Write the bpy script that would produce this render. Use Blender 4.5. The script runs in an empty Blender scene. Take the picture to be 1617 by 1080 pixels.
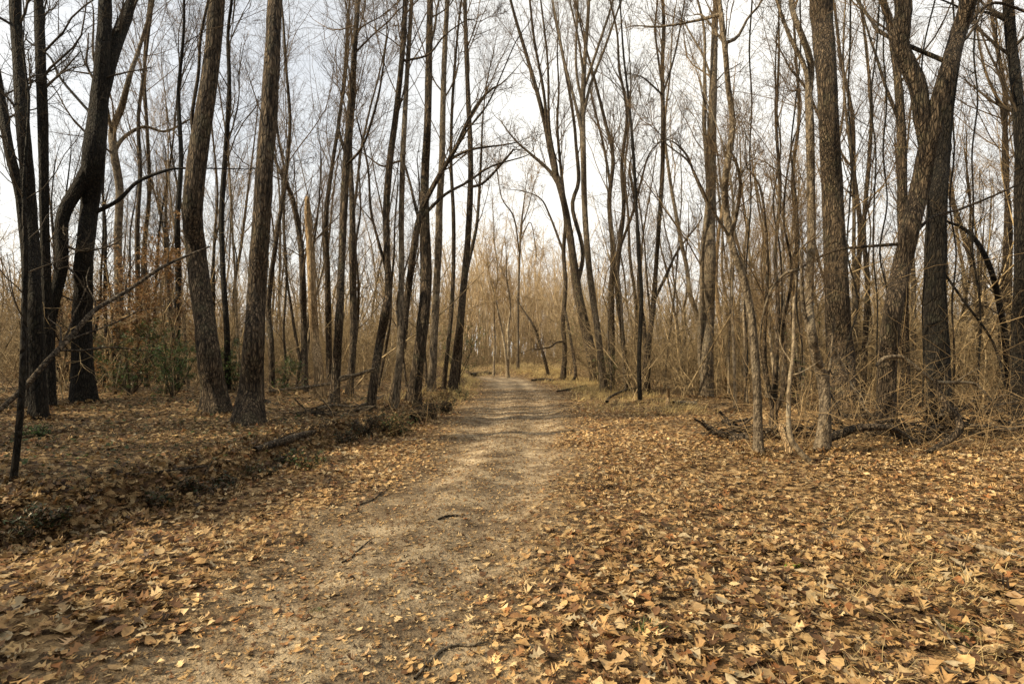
import bpy, math
import numpy as np
from mathutils import Vector

# ------------------------------------------------------------------ camera, sky, sun, exposure
scene = bpy.context.scene
COL = scene.collection
FPX, CX, CY = 898.0, 808.5, 540.0            # focal length and centre of the photograph, in its pixels
CAM = np.array([0.0, 0.0, 1.55])
PITCH = math.atan(20 / FPX)
cam_d = bpy.data.cameras.new("camera")
cam_d.sensor_width = 36.0
cam_d.lens = FPX / 1617 * 36
cam_d.clip_start = 0.05
cam_d.clip_end = 2000
cam = bpy.data.objects.new("camera", cam_d)
cam.location = CAM
cam.rotation_euler = (math.pi / 2 + PITCH, 0, 0)
COL.objects.link(cam)
scene.camera = cam

SUN_EL, SUN_AZ = math.radians(33), math.radians(-106)      # azimuth from +Y, clockwise
world = bpy.data.worlds.new("World")
scene.world = world
world.use_nodes = True
wn, wl = world.node_tree.nodes, world.node_tree.links
wn.clear()
w_out = wn.new("ShaderNodeOutputWorld")
w_bg = wn.new("ShaderNodeBackground"); w_bg.inputs["Strength"].default_value = 0.1
sky = wn.new("ShaderNodeTexSky"); sky.sky_type = 'NISHITA'; sky.sun_disc = False
sky.sun_elevation = SUN_EL; sky.sun_rotation = SUN_AZ
w_tc = wn.new("ShaderNodeTexCoord")
w_map = wn.new("ShaderNodeMapping"); w_map.inputs["Scale"].default_value = (1.6, 1.6, 3.2)
w_no = wn.new("ShaderNodeTexNoise"); w_no.inputs["Scale"].default_value = 1.5
w_no.inputs["Detail"].default_value = 6; w_no.inputs["Roughness"].default_value = 0.6
w_rp = wn.new("ShaderNodeMapRange"); w_rp.inputs["From Min"].default_value = 0.32; w_rp.inputs["From Max"].default_value = 0.56
w_rp.inputs["To Min"].default_value = 0.82; w_rp.inputs["To Max"].default_value = 0.97
w_mix = wn.new("ShaderNodeMix"); w_mix.data_type = 'RGBA'
w_mix.inputs["B"].default_value = (7.9, 7.7, 7.15, 1)      # thin bright cloud over the blue
wl.new(w_tc.outputs["Generated"], w_map.inputs["Vector"])
wl.new(w_map.outputs["Vector"], w_no.inputs["Vector"])
wl.new(w_no.outputs["Fac"], w_rp.inputs["Value"])
w_dot = wn.new("ShaderNodeVectorMath"); w_dot.operation = 'DOT_PRODUCT'      # a thinner place in the cloud, high on the left
w_dot.inputs[1].default_value = Vector((-0.36, 0.78, 0.50)).normalized()
wl.new(w_tc.outputs["Generated"], w_dot.inputs[0])
w_gap = wn.new("ShaderNodeMapRange"); w_gap.inputs["From Min"].default_value = 0.90; w_gap.inputs["From Max"].default_value = 1.0
w_gap.inputs["To Min"].default_value = 1.0; w_gap.inputs["To Max"].default_value = 0.6
wl.new(w_dot.outputs["Value"], w_gap.inputs["Value"])
w_mul = wn.new("ShaderNodeMath"); w_mul.operation = 'MULTIPLY'
wl.new(w_rp.outputs["Result"], w_mul.inputs[0]); wl.new(w_gap.outputs["Result"], w_mul.inputs[1])
wl.new(w_mul.outputs["Value"], w_mix.inputs["Factor"])
wl.new(sky.outputs["Color"], w_mix.inputs["A"])
wl.new(w_mix.outputs["Result"], w_bg.inputs["Color"])
wl.new(w_bg.outputs["Background"], w_out.inputs["Surface"])

sun_d = bpy.data.lights.new("sun", 'SUN')
sun_d.energy = 5.0
sun_d.angle = math.radians(1.2)
sun_d.color = (1.0, 0.83, 0.56)
sun = bpy.data.objects.new("sun", sun_d)
SD = Vector((math.cos(SUN_EL) * math.sin(SUN_AZ), math.cos(SUN_EL) * math.cos(SUN_AZ), math.sin(SUN_EL)))
sun.rotation_euler = SD.to_track_quat('Z', 'Y').to_euler()
sun.location = (-20, 0, 30)
COL.objects.link(sun)

vs = scene.view_settings
vs.view_transform = 'Standard'
vs.look = 'None'
vs.exposure = 0.75
vs.gamma = 1.0

# ------------------------------------------------------------------ maths helpers
rng = np.random.default_rng(7)

def unit(a):
    return a / np.maximum(np.linalg.norm(a, axis=-1, keepdims=True), 1e-9)

def sstep(a, b, x):
    t = np.clip((x - a) / (b - a), 0, 1)
    return t * t * (3 - 2 * t)

_perm = np.random.default_rng(3).random((256, 256))
def vnoise(x, y):
    xi = np.floor(x).astype(int); yi = np.floor(y).astype(int)
    fx = x - xi; fy = y - yi
    fx = fx * fx * (3 - 2 * fx); fy = fy * fy * (3 - 2 * fy)
    g = lambda i, j: _perm[i % 256, j % 256]
    return (g(xi, yi) * (1 - fx) + g(xi + 1, yi) * fx) * (1 - fy) + (g(xi, yi + 1) * (1 - fx) + g(xi + 1, yi + 1) * fx) * fy - 0.5

PC_Y = [-10, 2.6, 4.8, 7.5, 11.2, 16.8, 25, 33, 45, 60, 90]
PC_X = [-1.3, -0.95, -0.85, -0.32, -0.05, 0.2, 0.25, -0.15, -2.6, -8, -26]
BE_Y = [-10, 3, 4.4, 5.9, 8.4, 13.5, 25, 40, 60]
BE_X = [-6.0, -4.6, -4.1, -3.5, -3.0, -2.15, -2.3, -2.8, -8]
def path_c(y): return np.interp(y, PC_Y, PC_X)
def bank_e(y): return np.interp(y, BE_Y, BE_X)

def pathness(x, y):
    hw = 1.12 + 0.3 * sstep(8, 20, y) + 0.5 * vnoise(x * 0.9 + 5, y * 0.9) + 0.35 * vnoise(x * 2.7, y * 2.7)
    return (1 - sstep(hw - 0.7, hw + 0.6, np.abs(x - path_c(y)))) * (1 - sstep(36, 44, y))

def terrain(x, y):
    x = np.asarray(x, float); y = np.asarray(y, float)
    e = bank_e(y) + 0.55 * vnoise(y * 0.55, y * 0 + 3.3) + 0.3 * vnoise(x * 1.6, y * 1.6)
    h = 0.30 * sstep(0.0, 0.40, e - x)
    off = sstep(0.8, 2.2, np.abs(x - path_c(y)))
    h += off * (0.16 * vnoise(x * 0.35, y * 0.35) + 0.10 * vnoise(x * 1.1 + 9, y * 1.1) + 0.04 * vnoise(x * 3.1, y * 3.1))
    h += (0.02 * vnoise(x * 2.2, y * 2.2) + 0.020 * vnoise(x * 6.5, y * 5.0) + 0.010 * vnoise(x * 13, y * 13)) * (1 - 0.8 * sstep(6, 14, y) * (1 - off))
    r = np.abs(np.abs(x - path_c(y)) - 0.62)
    h -= 0.035 * (1 - sstep(0.1, 0.5, r)) * (1 - sstep(20, 30, y))
    h += 0.30 * sstep(33, 40, y) * sstep(1.0, 2.6, np.abs(x - path_c(y))) * (1 - sstep(46, 60, y))
    h += 0.25 * sstep(38, 47, y)
    return h

def ray(px, py):
    u = (px - CX) / FPX; v = (CY - py) / FPX
    c, s = math.cos(PITCH), math.sin(PITCH)
    return np.array([u, c - v * s, s + v * c])

def at(px, py, depth):
    d = ray(px, py)
    return CAM + d / d[1] * depth

_ys = np.concatenate([np.arange(1.5, 20, 0.03), np.arange(20, 70, 0.1)])
def ground_at(px, py):
    """where the ray through this point of the view meets the ground"""
    d = ray(px, py); d = d / d[1]
    z = CAM[2] + d[2] * _ys
    below = np.nonzero(z <= terrain(d[0] * _ys, _ys))[0]
    y = _ys[below[0]] if len(below) else 45.0
    p = CAM + d * y
    p[2] = terrain(p[0], p[1])
    return p

def catmull(P, n):
    P = np.asarray(P, float)
    if len(P) == 2:
        t = np.linspace(0, 1, n)[:, None]
        return P[0] * (1 - t) + P[1] * t
    Q = np.vstack([2 * P[0] - P[1], P, 2 * P[-1] - P[-2]])
    s = np.concatenate([[0], np.cumsum(np.linalg.norm(np.diff(P[:, :3], axis=0), axis=1))])
    u = np.interp(np.linspace(0, s[-1], n), s, np.arange(len(P)))
    i = np.minimum(u.astype(int), len(P) - 2); f = (u - i)[:, None]
    a, b, c, d = Q[i], Q[i + 1], Q[i + 2], Q[i + 3]
    return 0.5 * (2 * b + (c - a) * f + (2 * a - 5 * b + 4 * c - d) * f ** 2 + (3 * b - a - 3 * c + d) * f ** 3)

# ------------------------------------------------------------------ mesh helpers
def tubes(P, R, S):
    N, K, _ = P.shape
    T = unit(np.gradient(P, axis=1))
    m = unit(P[:, -1] - P[:, 0])
    ref = np.where(np.abs(m[:, 2:3]) > 0.8, np.array([[1.0, 0.13, 0]]), np.array([[0.05, 0, 1.0]]))
    U = unit(np.cross(T, ref[:, None, :])); V = np.cross(T, U)
    a = np.arange(S) / S * 2 * np.pi
    ring = P[:, :, None] + R[:, :, None, None] * (np.cos(a)[None, None, :, None] * U[:, :, None] + np.sin(a)[None, None, :, None] * V[:, :, None])
    idx = np.arange(N * K * S).reshape(N, K, S)
    q = np.stack([idx[:, :-1], np.roll(idx[:, :-1], -1, 2), np.roll(idx[:, 1:], -1, 2), idx[:, 1:]], -1).reshape(-1, 4)
    return ring.reshape(-1, 3), q

def join(parts):
    vs_, qs, o = [], [], 0
    for v, q in parts:
        vs_.append(v); qs.append(q + o); o += len(v)
    return np.concatenate(vs_), np.concatenate(qs)

def mk_mesh(name, parts, mat, smooth=True, color=None):
    v, q = join(parts) if isinstance(parts, list) else parts
    me = bpy.data.meshes.new(name)
    me.vertices.add(len(v)); me.vertices.foreach_set("co", v.astype(np.float32).ravel())
    me.loops.add(q.size); me.loops.foreach_set("vertex_index", q.astype(np.int32).ravel())
    me.polygons.add(len(q))
    me.polygons.foreach_set("loop_start", np.arange(0, q.size, 4, dtype=np.int32))
    me.polygons.foreach_set("loop_total", np.full(len(q), 4, np.int32))
    if smooth:
        me.polygons.foreach_set("use_smooth", np.ones(len(q), bool))
    if color is not None:
        at_ = me.attributes.new("tint", 'FLOAT_COLOR', 'POINT')
        c = np.ones((len(v), 4), np.float32); c[:, :3] = color
        at_.data.foreach_set("color", c.ravel())
    me.update(calc_edges=True)
    me.materials.append(mat)
    return me

def put(name, me, parent=None, loc=None):
    o = bpy.data.objects.new(name, me)
    COL.objects.link(o)
    if parent is not None: o.parent = parent
    if loc is not None: o.location = loc
    return o

def tag(o, label=None, cat=None, group=None, kind=None):
    if label: o["label"] = label
    if cat: o["category"] = cat
    if group: o["group"] = group
    if kind: o["kind"] = kind
    return o

def thing(name, loc, label, cat, group=None):
    o = put(name, None, None, loc)
    o.empty_display_size = 0.2
    return tag(o, label, cat, group)

def copy_tree(o, parent=None):
    c = o.copy(); COL.objects.link(c)
    if parent is not None: c.parent = parent
    for ch in list(o.children): copy_tree(ch, c)
    return c

# ------------------------------------------------------------------ materials
def nodes_of(name):
    m = bpy.data.materials.new(name); m.use_nodes = True
    nt = m.node_tree; nt.nodes.clear()
    out = nt.nodes.new("ShaderNodeOutputMaterial")
    return m, nt.nodes, nt.links, out

def ramp(n, stops):
    r = n.new("ShaderNodeValToRGB")
    el = r.color_ramp.elements
    while len(el) < len(stops): el.new(0.5)
    for e, (p, c) in zip(el, stops):
        e.position = p; e.color = (*c, 1)
    return r

def bark(name, dark, light, patch, patch_amt, bump=0.6, ridge=22, stretch=0.12, crack=0.35):
    m, n, l, out = nodes_of(name)
    b = n.new("ShaderNodeBsdfPrincipled"); b.inputs["Roughness"].default_value = 0.9
    b.inputs["Specular IOR Level"].default_value = 0.25
    tc = n.new("ShaderNodeTexCoord")
    mp = n.new("ShaderNodeMapping"); mp.inputs["Scale"].default_value = (1, 1, stretch)
    no = n.new("ShaderNodeTexNoise"); no.inputs["Scale"].default_value = ridge; no.inputs["Detail"].default_value = 5
    no.inputs["Roughness"].default_value = 0.65; no.inputs["Distortion"].default_value = 0.4
    l.new(tc.outputs["Object"], mp.inputs["Vector"]); l.new(mp.outputs["Vector"], no.inputs["Vector"])
    r = ramp(n, [(0.40, dark), (0.5, tuple(0.45 * (a + c) for a, c in zip(dark, light))), (0.61, light)])
    l.new(no.outputs["Fac"], r.inputs["Fac"])
    n2 = n.new("ShaderNodeTexNoise"); n2.inputs["Scale"].default_value = 2.6; n2.inputs["Detail"].default_value = 6
    n2.inputs["Roughness"].default_value = 0.7
    l.new(tc.outputs["Object"], n2.inputs["Vector"])
    r2 = n.new("ShaderNodeMapRange"); r2.inputs["From Min"].default_value = 0.52; r2.inputs["From Max"].default_value = 0.66
    r2.inputs["To Max"].default_value = patch_amt
    l.new(n2.outputs["Fac"], r2.inputs["Value"])
    mx = n.new("ShaderNodeMix"); mx.data_type = 'RGBA'; mx.inputs["B"].default_value = (*patch, 1)
    l.new(r2.outputs["Result"], mx.inputs["Factor"]); l.new(r.outputs["Color"], mx.inputs["A"])
    vo = n.new("ShaderNodeTexVoronoi"); vo.feature = 'DISTANCE_TO_EDGE'; vo.inputs["Scale"].default_value = ridge * 1.1
    m3 = n.new("ShaderNodeMapping"); m3.inputs["Scale"].default_value = (1, 1, stretch * 1.8)
    w3 = n.new("ShaderNodeVectorMath"); w3.operation = 'MULTIPLY_ADD'; w3.inputs[1].default_value = (0.06, 0.06, 0.06)
    l.new(n2.outputs["Color"], w3.inputs[0]); l.new(tc.outputs["Object"], w3.inputs[2])
    l.new(w3.outputs["Vector"], m3.inputs["Vector"]); l.new(m3.outputs["Vector"], vo.inputs["Vector"])
    cr = n.new("ShaderNodeMapRange"); cr.inputs["From Max"].default_value = 0.22; cr.inputs["To Min"].default_value = crack
    l.new(vo.outputs["Distance"], cr.inputs["Value"])
    sc = n.new("ShaderNodeVectorMath"); sc.operation = 'SCALE'
    l.new(mx.outputs["Result"], sc.inputs[0]); l.new(cr.outputs["Result"], sc.inputs["Scale"])
    l.new(sc.outputs["Vector"], b.inputs["Base Color"])
    hs = n.new("ShaderNodeMath"); hs.operation = 'ADD'
    l.new(cr.outputs["Result"], hs.inputs[0]); l.new(no.outputs["Fac"], hs.inputs[1])
    bp = n.new("ShaderNodeBump"); bp.inputs["Strength"].default_value = bump; bp.inputs["Distance"].default_value = 0.07
    l.new(hs.outputs["Value"], bp.inputs["Height"]); l.new(bp.outputs["Normal"], b.inputs["Normal"])
    l.new(b.outputs["BSDF"], out.inputs["Surface"])
    return m

def twig_mat(name, a, b_, scale=1.7):
    m, n, l, out = nodes_of(name)
    b = n.new("ShaderNodeBsdfPrincipled"); b.inputs["Roughness"].default_value = 0.85
    b.inputs["Specular IOR Level"].default_value = 0.2
    tc = n.new("ShaderNodeTexCoord")
    no = n.new("ShaderNodeTexNoise"); no.inputs["Scale"].default_value = scale; no.inputs["Detail"].default_value = 3
    l.new(tc.outputs["Object"], no.inputs["Vector"])
    r = ramp(n, [(0.38, a), (0.62, b_)])
    l.new(no.outputs["Fac"], r.inputs["Fac"]); l.new(r.outputs["Color"], b.inputs["Base Color"])
    l.new(b.outputs["BSDF"], out.inputs["Surface"])
    return m

def leaf_mat(name, transl=0.25, rough=0.65, spec=0.25):
    m, n, l, out = nodes_of(name)
    at_ = n.new("ShaderNodeAttribute"); at_.attribute_name = "tint"
    tc = n.new("ShaderNodeTexCoord")
    no = n.new("ShaderNodeTexNoise"); no.inputs["Scale"].default_value = 38; no.inputs["Detail"].default_value = 3
    l.new(tc.outputs["Object"], no.inputs["Vector"])
    mr = n.new("ShaderNodeMapRange"); mr.inputs["To Min"].default_value = 0.6; mr.inputs["To Max"].default_value = 1.4
    l.new(no.outputs["Fac"], mr.inputs["Value"])
    mul = n.new("ShaderNodeVectorMath"); mul.operation = 'SCALE'
    l.new(at_.outputs["Color"], mul.inputs[0]); l.new(mr.outputs["Result"], mul.inputs["Scale"])
    b = n.new("ShaderNodeBsdfPrincipled"); b.inputs["Roughness"].default_value = rough
    b.inputs["Specular IOR Level"].default_value = spec
    l.new(mul.outputs["Vector"], b.inputs["Base Color"])
    t = n.new("ShaderNodeBsdfTranslucent"); l.new(mul.outputs["Vector"], t.inputs["Color"])
    mx = n.new("ShaderNodeMixShader"); mx.inputs["Fac"].default_value = transl
    l.new(b.outputs["BSDF"], mx.inputs[1]); l.new(t.outputs["BSDF"], mx.inputs[2])
    l.new(mx.outputs["Shader"], out.inputs["Surface"])
    return m

M = {
    'dark':  bark("dark_shaded_bark",  (0.008, 0.0065, 0.005), (0.042, 0.033, 0.023), (0.055, 0.055, 0.036), 0.4, 1.0),  # near-black; on the left trunks it paints in their shade
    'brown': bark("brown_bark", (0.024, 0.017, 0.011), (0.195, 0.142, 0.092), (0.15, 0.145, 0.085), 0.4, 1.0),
    'grey':  bark("grey_bark",  (0.045, 0.034, 0.023), (0.230, 0.180, 0.122), (0.27, 0.235, 0.17), 0.5, 0.7, 20, 0.35, 0.72),
    'pale':  bark("pale_bark",  (0.085, 0.063, 0.040), (0.330, 0.260, 0.170), (0.46, 0.40, 0.30), 0.65, 0.5, 18, 0.5, 0.88),
    'snag':  bark("bare_dead_wood", (0.26, 0.165, 0.080), (0.58, 0.42, 0.24), (0.55, 0.41, 0.25), 0.5, 0.7, 26, 0.06),
    'rot':   bark("rotten_wood", (0.03, 0.022, 0.015), (0.16, 0.12, 0.08), (0.25, 0.22, 0.17), 0.4, 0.8, 18, 0.4),
    'twig_dark': twig_mat("dark_twig", (0.025, 0.019, 0.013), (0.070, 0.052, 0.034)),
    'twig':  twig_mat("brown_twig", (0.050, 0.033, 0.019), (0.140, 0.098, 0.056)),
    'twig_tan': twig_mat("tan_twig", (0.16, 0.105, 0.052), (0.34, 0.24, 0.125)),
    'twig_far': twig_mat("hazed_far_twig", (0.27, 0.195, 0.105), (0.52, 0.40, 0.25)),  # far twigs paled in colour to stand in for warm haze
    'brush': twig_mat("dry_brush", (0.12, 0.084, 0.044), (0.42, 0.315, 0.175), 5.0),
    'leaf':  leaf_mat("dead_leaf", 0.22, 0.6),
    'green': leaf_mat("evergreen_leaf", 0.25, 0.45, 0.4),
    'grass': leaf_mat("dry_grass", 0.3, 0.7),
}

def ground_material():
    m, n, l, out = nodes_of("forest_floor")
    b = n.new("ShaderNodeBsdfPrincipled"); b.inputs["Roughness"].default_value = 0.95
    b.inputs["Specular IOR Level"].default_value = 0.15
    tc = n.new("ShaderNodeTexCoord")
    pa = n.new("ShaderNodeAttribute"); pa.attribute_name = "tint"
    sx = n.new("ShaderNodeSeparateColor"); l.new(pa.outputs["Color"], sx.inputs["Color"])
    wob = n.new("ShaderNodeTexNoise"); wob.inputs["Scale"].default_value = 9; wob.inputs["Detail"].default_value = 3
    l.new(tc.outputs["Object"], wob.inputs["Vector"])
    wm = n.new("ShaderNodeVectorMath"); wm.operation = 'MULTIPLY_ADD'
    wm.inputs[1].default_value = (0.12, 0.12, 0.12)
    l.new(wob.outputs["Color"], wm.inputs[0]); l.new(tc.outputs["Object"], wm.inputs[2])
    vo = n.new("ShaderNodeTexVoronoi"); vo.inputs["Scale"].default_value = 13
    l.new(wm.outputs["Vector"], vo.inputs["Vector"])
    sv = n.new("ShaderNodeSeparateColor"); l.new(vo.outputs["Color"], sv.inputs["Color"])
    lit = ramp(n, [(0.0, (0.040, 0.024, 0.012)), (0.35, (0.095, 0.057, 0.027)), (0.65, (0.22, 0.14, 0.065)), (1.0, (0.36, 0.25, 0.13))])
    l.new(sv.outputs["Red"], lit.inputs["Fac"])
    no = n.new("ShaderNodeTexNoise"); no.inputs["Scale"].default_value = 2.2; no.inputs["Detail"].default_value = 10
    no.inputs["Roughness"].default_value = 0.72
    l.new(tc.outputs["Object"], no.inputs["Vector"])
    dirt = ramp(n, [(0.34, (0.060, 0.042, 0.026)), (0.46, (0.19, 0.140, 0.088)), (0.60, (0.40, 0.315, 0.205))])
    l.new(no.outputs["Fac"], dirt.inputs["Fac"])
    fine = n.new("ShaderNodeTexNoise"); fine.inputs["Scale"].default_value = 60; fine.inputs["Detail"].default_value = 4
    l.new(tc.outputs["Object"], fine.inputs["Vector"])
    fr = n.new("ShaderNodeMapRange"); fr.inputs["From Min"].default_value = 0.3; fr.inputs["From Max"].default_value = 0.7
    fr.inputs["To Min"].default_value = 0.62; fr.inputs["To Max"].default_value = 1.25
    l.new(fine.outputs["Fac"], fr.inputs["Value"])
    dsc = n.new("ShaderNodeVectorMath"); dsc.operation = 'SCALE'
    dmr = n.new("ShaderNodeMapRange"); dmr.inputs["To Min"].default_value = 0.66; dmr.inputs["To Max"].default_value = 1.22
    l.new(sx.outputs["Green"], dmr.inputs["Value"]); l.new(dmr.outputs["Result"], dsc.inputs["Scale"]); l.new(dirt.outputs["Color"], dsc.inputs[0])
    dirt = dsc
    mx = n.new("ShaderNodeMix"); mx.data_type = 'RGBA'
    l.new(sx.outputs["Red"], mx.inputs["Factor"]); l.new(lit.outputs["Color"], mx.inputs["A"]); l.new(dirt.outputs["Vector"], mx.inputs["B"])
    sc = n.new("ShaderNodeVectorMath"); sc.operation = 'SCALE'
    l.new(mx.outputs["Result"], sc.inputs[0]); l.new(fr.outputs["Result"], sc.inputs["Scale"])
    l.new(sc.outputs["Vector"], b.inputs["Base Color"])
    bp = n.new("ShaderNodeBump"); bp.inputs["Strength"].default_value = 0.7; bp.inputs["Distance"].default_value = 0.03
    ad = n.new("ShaderNodeMath"); ad.operation = 'ADD'
    l.new(fine.outputs["Fac"], ad.inputs[0]); l.new(no.outputs["Fac"], ad.inputs[1])
    l.new(ad.outputs["Value"], bp.inputs["Height"]); l.new(bp.outputs["Normal"], b.inputs["Normal"])
    l.new(b.outputs["BSDF"], out.inputs["Surface"])
    return m

# ------------------------------------------------------------------ ground: one sheet
def axis(core0, core1, step, grow, lo, hi):
    a = list(np.arange(core0, core1, step))
    s = step
    while a[-1] < hi: s *= grow; a.append(a[-1] + s)
    s = step; pre = [a[0]]
    while pre[-1] > lo: s *= grow; pre.append(pre[-1] - s)
    return np.array(pre[:0:-1] + a)
gx = axis(-6, 6, 0.07, 1.05, -220, 220)
gy = axis(1.2, 9, 0.06, 1.035, -40, 320)
GX, GY = np.meshgrid(gx, gy)
gv = np.stack([GX, GY, terrain(GX, GY)], -1).reshape(-1, 3)
gi = np.arange(gv.shape[0]).reshape(GX.shape)
gq = np.stack([gi[:-1, :-1], gi[:-1, 1:], gi[1:, 1:], gi[1:, :-1]], -1).reshape(-1, 4)
pn = pathness(gv[:, 0], gv[:, 1])
_o = gv[:, 0] - path_c(gv[:, 1])                # packed, paler dirt where wheels run, strongest on the far stretch
worn = np.exp(-((np.abs(_o - 0.15) - 0.55) / 0.33) ** 2) * (0.35 + 0.65 * sstep(5, 10, gv[:, 1])) * (0.6 + 0.8 * (vnoise(gv[:, 0] * 0.8, gv[:, 1] * 0.35) + 0.5))
worn = np.clip(worn + 0.25 * sstep(6, 12, gv[:, 1]), 0, 1)
ground = put("ground", mk_mesh("ground", (gv, gq), ground_material(), True, np.stack([pn, worn, 0 * pn], 1)))
tag(ground, kind="structure")

# ------------------------------------------------------------------ branching
def grow(P, R, Lp, n, t0, t1, ang, ratio, K, rg, up=0.08, wig=0.12, rr=0.5, rmin=0.004, side=None):
    N, Kp, _ = P.shape
    t = rg.uniform(t0, t1, (N, n))
    i = np.minimum((t * (Kp - 1)).astype(int), Kp - 2); f = (t * (Kp - 1) - i)[..., None]
    rows = np.arange(N)[:, None]
    a, b = P[rows, i], P[rows, i + 1]
    base = (a * (1 - f) + b * f).reshape(-1, 3)
    tan = unit(b - a).reshape(-1, 3)
    rad = (R[rows, i] * (1 - f[..., 0]) + R[rows, i + 1] * f[..., 0]).reshape(-1)
    v = rg.normal(size=tan.shape)
    if side is not None: v += np.asarray(side)
    v = unit(v - (v * tan).sum(-1, keepdims=True) * tan)
    an = (ang * rg.uniform(0.55, 1.4, len(tan)))[:, None]
    d = np.cos(an) * tan + np.sin(an) * v
    L = (np.repeat(Lp, n) * ratio * rg.uniform(0.45, 1.2, len(tan)) * (1.15 - 0.6 * t.reshape(-1)))
    pts = np.empty((len(tan), K, 3)); pts[:, 0] = base
    for k in range(1, K):
        d = unit(d + wig * rg.normal(size=d.shape) + np.array([0, 0, up]))
        pts[:, k] = pts[:, k - 1] + d * (L / (K - 1))[:, None]
    r0 = np.maximum(np.minimum(rad * rr * rg.uniform(0.6, 1.05, len(rad)), L * 0.022), rmin)
    R2 = r0[:, None] * np.linspace(1, 0.35, K)[None]
    return pts, np.maximum(R2, rmin * 0.55), L

def solid_trunk(P, R, S, rg, flare=0.0, lump=0.06, cap=False):
    """one trunk: rings with lumps, root flare and a closed top"""
    K = len(P)
    T = unit(np.gradient(P, axis=0))
    ref = np.array([1.0, 0.1, 0.0]) if abs(unit(P[-1] - P[0])[2]) > 0.5 else np.array([0.02, 0.05, 1.0])
    U = unit(np.cross(T, ref)); V = np.cross(T, U)
    a = np.arange(S) / S * 2 * np.pi
    s = np.concatenate([[0], np.cumsum(np.linalg.norm(np.diff(P, axis=0), axis=1))])
    ph = rg.uniform(0, 6.28, 8); o = rg.uniform(0, 90)
    rad = np.ones((K, S))
    rad += lump * (np.cos(2 * a[None] + ph[0] + 0.7 * np.sin(s * 1.1 + ph[1])[:, None]) * 0.6
                   + 2.2 * vnoise(o + np.cos(a)[None] * 1.4 + s[:, None] * 1.6, o + np.sin(a)[None] * 1.4 + 0 * s[:, None])
                   + 1.4 * vnoise(o + np.cos(a)[None] * 2.6 + 7, s[:, None] * 4.5 + np.sin(a)[None] * 2.6))
    if flare:
        nr = rg.integers(3, 6)
        lob = 0.55 + 0.45 * np.cos(nr * a + ph[2]) + 0.3 * np.cos((nr - 1) * a + ph[3])
        rad += flare * np.exp(-s / (1.6 * R[0] + 0.05))[:, None] * np.maximum(lob, 0.1)[None]
    ring = P[:, None] + (R[:, None] * rad)[..., None] * (np.cos(a)[None, :, None] * U[:, None] + np.sin(a)[None, :, None] * V[:, None])
    if cap:
        jag = ring[-1] + T[-1] * (rg.uniform(0, 1.8, S)[:, None] * R[-1])
        ring = np.concatenate([ring, jag[None], np.repeat((P[-1] + T[-1] * R[-1] * 0.1)[None, None], S, 1)])
        K += 2
    idx = np.arange(K * S).reshape(K, S)
    q = np.stack([idx[:-1], np.roll(idx[:-1], -1, 1), np.roll(idx[1:], -1, 1), idx[1:]], -1).reshape(-1, 4)
    return ring.reshape(-1, 3), q

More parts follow.
